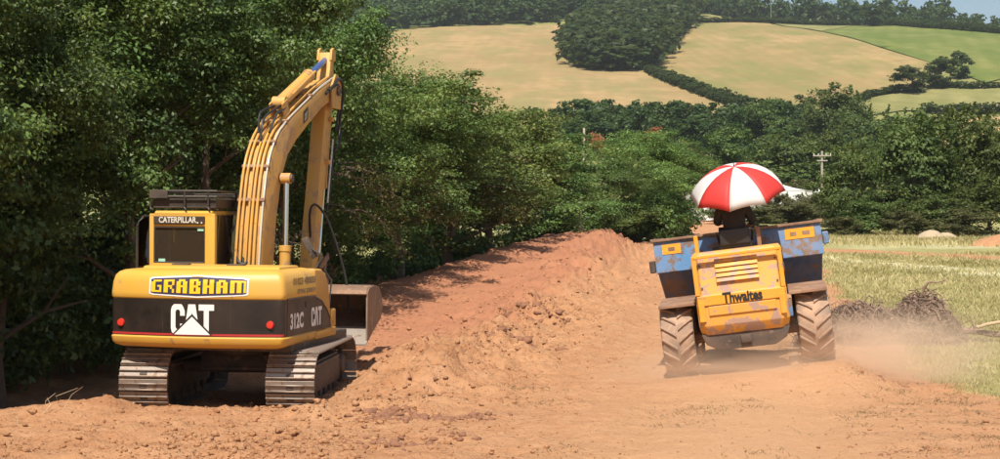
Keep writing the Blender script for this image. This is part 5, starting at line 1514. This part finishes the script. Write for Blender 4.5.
# ------------------------------------------------------------------ umbrella
UB = empty('umbrella', PM @ Vector((0.12, 0.46, 2.30)), (R(23), R(-3), DUMP_YAW + R(-10)))
tag(UB, 'red and white golf umbrella open over the dumper driver', 'umbrella')
UR, UH, U0 = .75, .45, .90
for k in range(8):
    a0, a1 = 2 * math.pi * k / 8, 2 * math.pi * (k + 1) / 8
    v = []; f = []; nr, na = 8, 6
    for i in range(nr + 1):
        t = i / nr
        for j in range(na + 1):
            s = j / na; a = a0 + (a1 - a0) * s
            sag = 4 * s * (1 - s)
            rr = UR * math.sin(t * 1.22) / math.sin(1.22) * (1 - .065 * sag * t)
            z = U0 - UH * (1 - math.cos(t * 1.22)) / (1 - math.cos(1.22)) + .035 * sag * t * t
            v.append((rr * math.cos(a), rr * math.sin(a), z))
    for i in range(nr):
        for j in range(na): f.append((i * (na + 1) + j, i * (na + 1) + j + 1, (i + 1) * (na + 1) + j + 1, (i + 1) * (na + 1) + j))
    me = bpy.data.meshes.new('canopy_panel'); me.from_pydata(v, [], f); me.update()
    me.polygons.foreach_set('use_smooth', [True] * len(me.polygons)); me.materials.append(M['brolly_red'] if k % 2 else M['brolly_white'])
    o = link('canopy_panel', me, None, UB); o.modifiers.new('t', 'SOLIDIFY').thickness = .002
    rb = [(UR * math.sin(t * 1.22) / math.sin(1.22) * math.cos(a0), UR * math.sin(t * 1.22) / math.sin(1.22) * math.sin(a0), U0 - .008 - UH * (1 - math.cos(t * 1.22)) / (1 - math.cos(1.22))) for t in (0.05, .25, .5, .75, 1)]
    G().tube(rb, .004, 5).build('rib', M['chrome'], UB)
G().tube([(0, 0, U0 + .06), (0, 0, U0), (0, 0, .0), (0, 0, -.12)], [.006, .010, .010, .010], 8).build('shaft', M['black'], UB)
G().tube([(0, 0, -.12), (0, 0, -.26)], [.016, .018], 10).build('handle', M['black'], UB)
# ------------------------------------------------------------------ loose soil, grass, brushwood and small things
rs = np.random.default_rng(5)
def ico(seed):
    """an uneven lump of soil"""
    bm = bmesh.new(); bmesh.ops.create_icosphere(bm, subdivisions=1, radius=1)
    r_ = random.Random(seed)
    for v in bm.verts: v.co *= r_.uniform(.45, 1.3)
    bmesh.ops.scale(bm, vec=(1, r_.uniform(.7, 1), r_.uniform(.5, .8)), verts=bm.verts[:])
    v = np.array([q.co[:] for q in bm.verts]); f = np.array([[x.index for x in q.verts] for q in bm.faces]); bm.free()
    return v, f
lumps = [ico(i) for i in range(10)]
def ico2(seed):
    bm = bmesh.new(); bmesh.ops.create_icosphere(bm, subdivisions=2, radius=1)
    r_ = random.Random(seed)
    for v in bm.verts:
        q = v.co * 2.1 + Vector((seed * 3.1, 0, 0))
        v.co *= 0.55 + 0.9 * float(vnoise(np.array([q.x + q.z * .7]), np.array([q.y - q.z]), seed)[0]) + r_.uniform(-.12, .12)
    bmesh.ops.scale(bm, vec=(1.2, r_.uniform(.7, 1), r_.uniform(.6, .9)), verts=bm.verts[:])
    v = np.array([q.co[:] for q in bm.verts]); f = np.array([[x.index for x in q.verts] for q in bm.faces]); bm.free()
    return v, f
clumps = [ico2(i) for i in range(10)]
def scatter_lumps(name, label, xs_, ys_, sizes, mat, sink=.25, src=None):
    zs = height(xs_, ys_); V, F = [], []; nb = 0
    for x, y, z, s in zip(xs_, ys_, zs, sizes):
        v, f = (src or lumps)[rs.integers(10)]
        a = rs.uniform(0, 6.28); c, sn = math.cos(a), math.sin(a)
        q = np.stack([v[:, 0] * c - v[:, 1] * sn, v[:, 0] * sn + v[:, 1] * c, v[:, 2]], -1) * s + np.array([x, y, z + s * (.5 - sink * 1.4)])
        V.append(q); F.append(f + nb); nb += len(q)
    me = np_mesh(name, np.concatenate(V), np.concatenate(F), 3)
    return tag(link(name, me, M[mat]), label, 'soil', kind='stuff')
def soil_spots(n, seed):
    rg = np.random.default_rng(seed); X_, Y_ = [], []
    while len(X_) < n:
        y = 15.2 + 34 * rg.random(4000) ** 1.7; x = rg.uniform(-.36, .36, 4000) * y
        g_, rd = terrain_masks(x, y)
        rid = np.exp(-((x - ridge_x(y)) / 1.3) ** 2)
        left = (x < ridge_x(y) + 0.5)
        cl = np.clip(fbm(x * .9, y * .9, 21, 3) * 1.6 + .35, 0, 1)
        p = (.10 + .75 * rid + .22 * left) * (1 - .75 * rd * (1 - rid)) * (1 - .8 * g_) * (.25 + cl)
        p = p * (x > hedge_x(y) + 1.2)
        k = rg.random(4000) < p * .5
        X_ += list(x[k]); Y_ += list(y[k])
    return np.array(X_[:n]), np.array(Y_[:n])
x_, y_ = soil_spots(11000, 1); scatter_lumps('soil_crumbs', 'crumbs of red soil strewn over the worked ground', x_, y_, rs.uniform(.006, .019, len(x_)) * (1 + (y_ > 26) * .5), 'ground')
x_, y_ = soil_spots(4200, 2); scatter_lumps('soil_clods', 'fist sized clods of red soil along the windrow', x_, y_, .014 + .060 * rs.random(len(x_)) ** 4 * (1 - .6 * terrain_masks(x_, y_)[1]), 'ground')
# dug soil clumps near the windrow, darkened for shadows and roots among them
cx, cy, cs = [], [], []
for (px, py, n, sp, big) in [(398, 398, 26, .22, .10), (432, 400, 22, .22, .09), (470, 398, 18, .2, .08), (404, 422, 16, .18, .09), (440, 415, 10, .16, .07), (524, 328, 26, .42, .13), (508, 345, 22, .35, .13), (540, 330, 18, .3, .13), (425, 452, 10, .18, .06), (390, 385, 8, .2, .06),
                       (365, 420, 8, .3, .06), (560, 300, 12, .6, .1), (590, 290, 12, .7, .1), (448, 378, 8, .3, .06), (620, 265, 12, .9, .12), (905, 428, 7, .2, .05), (790, 452, 6, .2, .05), (895, 372, 6, .2, .05), (300, 430, 8, .4, .05), (180, 440, 7, .4, .05)]:
    zz = 0.25; Yd = (CAM_Z - zz) * FPX / (py - HORIZON); Xd = px_x(px, Yd)
    for k in range(n * 4):
        cx.append(Xd + rs.normal(0, sp * 1.15)); cy.append(Yd + rs.normal(0, sp * .8)); cs.append(big * (.10 + .62 * rs.random() ** 2.6))
scatter_lumps('shade_clods', 'clods of dug soil darkened for crevice shade and roots, in loose clusters', np.array(cx), np.array(cy), np.array(cs), 'clod_dark', .4, clumps)
mx_, my_, ms_ = np.array(cx), np.array(cy), np.array(cs)
scatter_lumps('dry_clods', 'pale dry clods lying around the shade-darkened clods', mx_ + rs.normal(0, .25, len(mx_)), my_ + rs.normal(0, .25, len(mx_)), ms_ * .6, 'ground', .4)

def blades(xs_, ys_, h, w, seed, lean=.35):
    rg = np.random.default_rng(seed); n = len(xs_); zs = height(xs_, ys_)
    a = rg.uniform(0, 6.28, n); b = np.stack([np.cos(a), np.sin(a), np.zeros(n)], -1)
    base = np.stack([xs_, ys_, zs - .01], -1)
    ln = rg.normal(0, lean, (n, 2)); hh = h * rg.uniform(.5, 1.3, n)
    tip = base + np.stack([ln[:, 0] * hh, ln[:, 1] * hh, hh], -1)
    mid = base + (tip - base) * .55 + np.stack([np.zeros(n), np.zeros(n), hh * .08], -1)
    ww = (w * rg.uniform(.6, 1.3, n))[:, None]
    v = np.stack([base - b * ww, base + b * ww, mid + b * ww * .7, tip, mid - b * ww * .7], 1).reshape(-1, 3)
    i = np.arange(n)[:, None] * 5
    f = i + np.array([[0, 1, 2, 3, 4]])
    tone = .45 + .75 * fbm(xs_ * .35, ys_ * .2, 15, 4) + rg.normal(0, .2, n)
    return v, f, np.repeat(np.clip(tone, 0, 1), 5)
def grass(name, label, X_, Y_, h, w, seed, mat, lean=.35):
    v, f, t = blades(X_, Y_, h, w, seed, lean)
    me = np_mesh(name, v, f, 5); add_attr(me, 'tint', t)
    return tag(link(name, me, M[mat]), label, 'grass', kind='stuff')
rg = np.random.default_rng(9)
Y_ = 20 + 50 * rg.random(260000) ** 1.6; X_ = rg.uniform(.08, .36, len(Y_)) * Y_
g_, rd = terrain_masks(X_, Y_)
cl = np.clip(fbm(X_ * 1.1, Y_ * 1.1, 61, 3) + .55, 0, 1) * (1 - .85 * np.exp(-((X_ - 13.4 - (66 - Y_) / 3.5) / 1.5) ** 2))
k = rg.random(len(Y_)) < np.clip(g_ * 1.0 - .12, 0, 1) * (.25 + .75 * cl) * .8
X_, Y_ = X_[k], Y_[k]
grass('meadow_grass', 'dry yellow green grass of the meadow right of the dumper', X_, Y_, (.065 + .0016 * (Y_ - 20)), .0055 + .0003 * (Y_ - 20), 1, 'grass', .55)
# sparse tufts on the soil edge and on the windrow
tx, ty = [], []
for i in range(330):
    y = 16 + 16 * rg.random(); x = rg.uniform(.10, .36) * y
    if rg.random() > np.exp(-((x - 6.3) / 2.2) ** 2): continue
    n = rg.integers(10, 36); tx += list(x + rg.normal(0, .10, n)); ty += list(y + rg.normal(0, .10, n))
for (px, py, n) in [(520, 385, 160), (400, 397, 90), (545, 397, 120), (510, 372, 60), (380, 400, 60), (700, 400, 120), (680, 415, 100), (560, 440, 60), (870, 408, 160), (940, 395, 200), (330, 385, 50), (20, 400, 30), (690, 405, 100), (930, 440, 80), (980, 430, 120), (760, 445, 60)]:
    Yd = (CAM_Z - .1) * FPX / (py - HORIZON); Xd = px_x(px, Yd)
    tx += list(Xd + rg.normal(0, .28, n)); ty += list(Yd + rg.normal(0, .22, n))
tx, ty = np.array(tx), np.array(ty)
grass('weed_tufts', 'dusty weeds and dry tufts scattered over bare soil', tx, ty, np.full(len(tx), .04), .004, 2, 'weed', 1.3)
# rough grass at the foot of the right hedge and along the far track
Y_ = rg.uniform(76, 98, 36000); X_ = rg.uniform(.13, .36, len(Y_)) * Y_
g_, rd = terrain_masks(X_, Y_); k = rg.random(len(Y_)) < g_ * sstep(76, 88, Y_)
grass('rough_grass', 'rough green grass at the foot of the right hedge', X_[k], Y_[k], np.full(k.sum(), .24), .022, 3, 'grass', .5)
# thin dead stalks at the hedge foot, left
st_ = G()
rnd = random.Random(3)
for i in range(46):
    y = rnd.uniform(19, 40); x = float(hedge_x(y)) + rnd.uniform(1.2, 2.6); z = H(x, y)
    h = rnd.uniform(.10, .34); st_.tube([(x, y, z - .02), (x + rnd.uniform(-.1, .1), y + rnd.uniform(-.1, .1), z + h * .6), (x + rnd.uniform(-.3, .3), y + rnd.uniform(-.2, .2), z + h)], [.005, .004, .002], 4)
tag(st_.build('dead_stalks', M['barkpale']), 'thin pale dead stalks sticking up along the hedge foot', 'stalks', kind='stuff')

# --- brushwood heap and broken branch right of the dumper
def brush(name, label, cx_, cy_, rx_, ry_, rz_, n, seed, thick=.012):
    rnd = random.Random(seed); g1 = G(); z0 = H(cx_, cy_)
    for i in range(n):
        a = rnd.uniform(0, 6.28); r_ = math.sqrt(rnd.random())
        x, y = cx_ + math.cos(a) * r_ * rx_, cy_ + math.sin(a) * r_ * ry_
        top = rz_ * (1 - r_ * r_) * (rnd.uniform(.05, 1.05) if i % 2 else rnd.uniform(.80, 1.12))
        L = rnd.uniform(.12, .45); b = rnd.uniform(0, 6.28); up = rnd.uniform(-.9, 1.1)
        d = Vector((math.cos(b), math.sin(b), up)) * L
        p = Vector((x, y, z0 + top)) - d * .5
        p.z = max(p.z, z0 - .02)
        m_ = p + d * .5 + Vector((rnd.uniform(-.1, .1), rnd.uniform(-.1, .1), rnd.uniform(0, .12)))
        t_ = thick * rnd.uniform(.4, 1.3)
        g1.tube([p, m_, p + d], [t_, t_ * .8, t_ * .3], 4)
    root = empty(name, (0, 0, 0)); tag(root, label, 'brush heap')
    tw = g1.build('twigs', M['brush'], root, smooth=False)
    # soil and rotted leaves held in the roots
    nv = 26; rr = []
    for i in range(7):
        t = i / 6
        rr.append([(cx_ + math.cos(2 * math.pi * k / nv) * rx_ * .85 * math.cos(t * 1.5) * (1 + .25 * math.sin(k * 2.1 + i)) + .001, cy_ + math.sin(2 * math.pi * k / nv) * ry_ * .85 * math.cos(t * 1.5) * (1 + .2 * math.cos(k * 1.7 + i)), z0 - .05 + rz_ * .92 * math.sin(t * 1.57) * (1 + .14 * math.sin(k * 3.3 + i * 2))) for k in range(nv)])
    G().loft(rr).build('root_soil', M['mud'], root)
    c = np.array([(cx_ + math.cos(a) * r_ * rx_, cy_ + math.sin(a) * r_ * ry_, z0 + rz_ * (1 - r_ * r_) * u) for a, r_, u in [(rnd.uniform(0, 6.28), math.sqrt(rnd.random()), rnd.uniform(.75, 1.08)) for _ in range(n * 5)]])
    rg_ = np.random.default_rng(seed)
    v, f = leaves(rg_, c, unit(rg_.normal(size=c.shape)), .09)
    me = np_mesh('dry_leaves', v, f, 4); add_attr(me, 'tint', np.repeat(rg_.random(len(c)), 4))
    lo = link('dry_leaves', me, M['brush'], root)
    return root
brush('brush_heap', 'tall tangled brown heap of roots and brushwood right of the dumper', 8.05, 30.6, .85, .6, .90, 760, 1, .013)
brush('brush_heap', 'low dusty brushwood heap hidden in dust beside the dumper wheel', 6.85, 30.4, 1.25, .6, .74, 800, 2, .012)
br = empty('fallen_branch', (0, 0, 0)); tag(br, 'broken pale branch lying from the brush heap to the picture edge', 'branch')
zb = H(9.2, 30.5)
G().tube(smooth_path([(8.5, 30.55, zb + .18), (9.0, 30.5, zb + .20), (9.45, 30.4, zb + .13), (9.9, 30.3, zb + .16)], 4), [.07] * 4 + [.06] * 4 + [.05] * 5, 8).build('limb', M['brush'], br)
G().tube(smooth_path([(9.05, 30.35, zb + .28), (9.35, 30.3, zb + .36), (9.8, 30.25, zb + .42), (10.3, 30.2, zb + .46)], 4), [.035] * 6 + [.045] * 7, 8).build('pale_limb', M['barkpale'], br)
tw = G(); rnd = random.Random(6)
for i in range(46):
    p = Vector((rnd.uniform(8.4, 10.3), 30.4 + rnd.uniform(-.25, .25), zb + rnd.uniform(.02, .25))); d = Vector((rnd.uniform(-.3, .3), rnd.uniform(-.2, .2), rnd.uniform(-.05, .42)))
    tw.tube([p, p + d * .5 + Vector((.03, 0, .02)), p + d], [.010, .007, .003], 4)
tw.build('twig', M['brush'], br)
G().tube(smooth_path([(8.0, 30.4, zb + .85), (8.1, 30.3, zb + 1.12), (8.28, 30.3, zb + 1.13), (8.45, 30.3, zb + 1.18)], 3), [.022] * 5 + [.012] * 5, 6).build('root_stub', M['brush'], br)

# --- pale sand heaps
def heap(name, label, x, y, r_, h, seed):
    rnd = random.Random(seed); rr = []
    z0 = BH(x, y)
    for i in range(9):
        t = i / 8; q = r_ * (1 - t) ** .85
        rr.append([(x + math.cos(2 * math.pi * k / 24) * q * (1 + .1 * rnd.uniform(-1, 1)), y + math.sin(2 * math.pi * k / 24) * q, z0 - .1 + (h + .1) * (1 - (1 - t) ** 1.6) * (1 + .05 * rnd.uniform(-1, 1))) for k in range(24)])
    tag(G().loft(rr).build(name, M['gravel'] if 'sand' in name else M['ground'], ang=80), label, 'sand heap', 'sand heaps by the right hedge')
heap('sand_heap', 'larger pale sand heap at the foot of the right hedge', px_x(931, 88), 88, 1.05, .55, 1)
heap('sand_heap', 'smaller pale sand heap beside the larger one', px_x(946, 88.5), 88.5, .85, .42, 2)
heap('soil_bank', 'low red soil bank at the right edge below the hedge', px_x(1010, 80), 80, 2.2, .6, 3)

# --- posts, poles, gate
def post(name, label, px, base_py_or_none, Yd, h, r_, mat, cat, lean=0.0):
    x = px_x(px, Yd); z = H(x, Yd)
    o = G().tube([(x, Yd, z - .3), (x + lean * .5, Yd, z + h * .5), (x + lean, Yd, z + h)], [r_, r_, r_ * .9], 8).build(name, M[mat], bevel=.004, seg=1)
    return tag(o, label, cat)
post('wooden_stake', 'grey wooden stake at the hedge foot beyond the soil crest', 580.5, None, 64.5, 1.25, .06, 'wood_post', 'stake')
post('pale_pole', 'pale pole standing above the hedgerow beside the copper tree', 584, None, 140, 8.1, .11, 'wood_post', 'pole')
def telegraph(px, top, Yd, label, r_=.13):
    x = px_x(px, Yd); z = BH(x, Yd); zt = py_z(top, Yd)
    root = empty('telegraph_pole', (x, Yd, z)); h = zt - z
    G().tube([(0, 0, -.4), (0, 0, h)], [r_ * 1.2, r_ * .8], 10).build('pole', M['pole'], root)
    G().box((0, -.14, h - .5), (1.9, .10, .12)).build('crossarm', M['pole'], root, bevel=.01, seg=1)
    G().box((0, -.14, h - 1.0), (1.1, .10, .12)).build('crossarm', M['pole'], root, bevel=.01, seg=1)
    for xx in (-.85, -.4, .4, .85): G().lathe([(.001, -.02), (.05, .0), (.035, .06), (.05, .10), (.001, .16)], (xx, -.14, h - .42), 'z', 8).build('insulator', M['tent'], root)
    tag(root, label, 'pole', 'telegraph poles')
telegraph(822, 151, 165, 'telegraph pole with crossarms right of the umbrella')
telegraph(771, 0, 930, 'thin pole on the hilltop pasture', .12)
telegraph(474, 8, 860, 'thin pole at the edge of the left hill wood', .12)
telegraph(952, 107, 470, 'thin pole by the hedge above the golden field', .2)
gx, gy = px_x(699, 140), 140.0
gz = BH(gx, gy)
gt = empty('field_gate', (gx, gy, gz), (0, 0, R(6))); tag(gt, 'dark barred field gate at the end of the far track', 'gate')
for k in range(5): G().box((0, 0, .25 + k * .23), (3.0, .05, .07)).build('bar', M['gate'], gt)
for xx in (-1.55, -.75, 0, .75, 1.55): G().box((xx, .0 if abs(xx) < 1.5 else 0, .62), (.10 if abs(xx) > 1.5 else .06, .09, 1.4)).build('upright', M['gate'], gt)

# --- white marquee in the valley
mqx, mqy = px_x(748, 140), 140.0
mz = BH(mqx, mqy)
MQ = empty('marquee', (mqx, mqy, mz), (0, 0, R(8))); tag(MQ, 'white marquee roof with swept corners behind the umbrella', 'marquee')
nn = 28; ringsm = []
pk = py_z(166, 140) - mz; ev = py_z(191, 140) - mz
for i in range(11):
    t = i / 10; ring_ = []
    for k in range(nn):
        a = 2 * math.pi * k / nn
        sq = 1 / max(abs(math.cos(a)), abs(math.sin(a))) ** .75
        rr = (5.15 * t + .02) * sq
        z = ev + (pk - ev) * (1 - t) ** 1.9 + (.10 * (sq - 1) * t * t)
        ring_.append((rr * math.cos(a), rr * .8 * math.sin(a), z))
    ringsm.append(ring_)
G().loft(ringsm[::-1]).build('roof', M['tent'], MQ, ang=60)
G().loft([[(x * .97, y * .97, .0) for x, y, z in ringsm[-1]], [(x * .99, y * .99, ev) for x, y, z in ringsm[-1]]], False).build('side_wall', M['tent'], MQ)
for k in range(0, nn, 7): G().tube([(ringsm[-1][k][0] * 1.0, ringsm[-1][k][1], 0), (ringsm[-1][k][0], ringsm[-1][k][1], ev)], .06, 8).build('pole', M['chrome'], MQ)
tt = empty('small_tent', (px_x(819, 205), 205, BH(px_x(819, 205), 205))); tag(tt, 'small white tent beside the marquee and telegraph pole', 'tent')
G().loft([[(-.9, -.9, 0), (.9, -.9, 0), (.9, .9, 0), (-.9, .9, 0)], [(-.9, -.9, 2), (.9, -.9, 2), (.9, .9, 2), (-.9, .9, 2)]]).build('side_wall', M['tent'], tt, smooth=False)
G().loft([[(-1, -1, 2.0), (1, -1, 2.0), (1, 1, 2.0), (-1, 1, 2.0)], [(-.02, -.02, 2.9), (.02, -.02, 2.9), (.02, .02, 2.9), (-.02, .02, 2.9)]]).build('roof', M['tent'], tt, smooth=False)
tt.scale = (.6, .6, .62)

# ------------------------------------------------------------------ dust thrown up by the dumper
def dust(name, label, c, r_, dens, seed, nscale=2.2):
    bm = bmesh.new(); bmesh.ops.create_icosphere(bm, subdivisions=4, radius=1.0)
    me = bpy.data.meshes.new(name); bm.to_mesh(me); bm.free()
    o = link(name, me); o.location = c; o.scale = r_
    m = bpy.data.materials.new('soil_dust'); m.use_nodes = True; nt = m.node_tree; nt.nodes.clear()
    out = nt.nodes.new('ShaderNodeOutputMaterial'); pv = nt.nodes.new('ShaderNodeVolumePrincipled')
    pv.inputs['Color'].default_value = (1.0, 0.80, 0.61, 1); pv.inputs['Anisotropy'].default_value = 0.1
    tc = nt.nodes.new('ShaderNodeTexCoord')
    ln = nt.nodes.new('ShaderNodeVectorMath'); ln.operation = 'LENGTH'; nt.links.new(tc.outputs['Object'], ln.inputs[0])
    fall = nt.nodes.new('ShaderNodeMapRange'); fall.interpolation_type = 'SMOOTHSTEP'
    fall.inputs[1].default_value = 1.0; fall.inputs[2].default_value = 0.15; nt.links.new(ln.outputs['Value'], fall.inputs[0])
    n = N(nt, 'TexNoise', i_Scale=nscale, i_Detail=3.0, i_Roughness=0.6, i_Distortion=.3, noise_dimensions='4D', i_W=float(seed)); nt.links.new(tc.outputs['Object'], n.inputs['Vector'])
    nr = nt.nodes.new('ShaderNodeMapRange'); nr.inputs[1].default_value = .34; nr.inputs[2].default_value = .68; nt.links.new(n.outputs[0], nr.inputs[0])
    d = mth(nt, 'MULTIPLY', mth(nt, 'MULTIPLY', fall.outputs[0], nr.outputs[0]), dens)
    nt.links.new(d, pv.inputs['Density']); nt.links.new(pv.outputs[0], out.inputs['Volume'])
    me.materials.append(m)
    return tag(o, label, 'dust', kind='stuff')
dust('dust_cloud', 'tan dust cloud rolling out behind the dumper right wheel', (5.65, 24.3, .45), (2.5, 1.8, .85), 1.7, 1)
dust('dust_cloud', 'thin dust low under the dumper left wheel', (3.5, 23.7, .15), (2.8, 1.6, .55), 1.1, 2)
dust('dust_cloud', 'faint dust drifting over the brush heap', (7.3, 27.6, .5), (2.4, 2.0, .8), .30, 3)
# ------------------------------------------------------------------ haze
hz = G().box((0, 800, 119), (2900, 2000, 242)).build('haze', M['tent'], smooth=False)
hm = bpy.data.materials.new('summer_haze'); hm.use_nodes = True
hn = hm.node_tree; hn.nodes.clear()
ho = hn.nodes.new('ShaderNodeOutputMaterial'); hv = hn.nodes.new('ShaderNodeVolumePrincipled')
hv.inputs['Color'].default_value = (0.72, 0.82, 0.95, 1); hv.inputs['Density'].default_value = 0.00011; hv.inputs['Anisotropy'].default_value = 0.2
hn.links.new(hv.outputs[0], ho.inputs['Volume'])
hz.data.materials.clear(); hz.data.materials.append(hm)
tag(hz, 'pale blue summer haze over valley and hill', 'haze', kind='stuff')
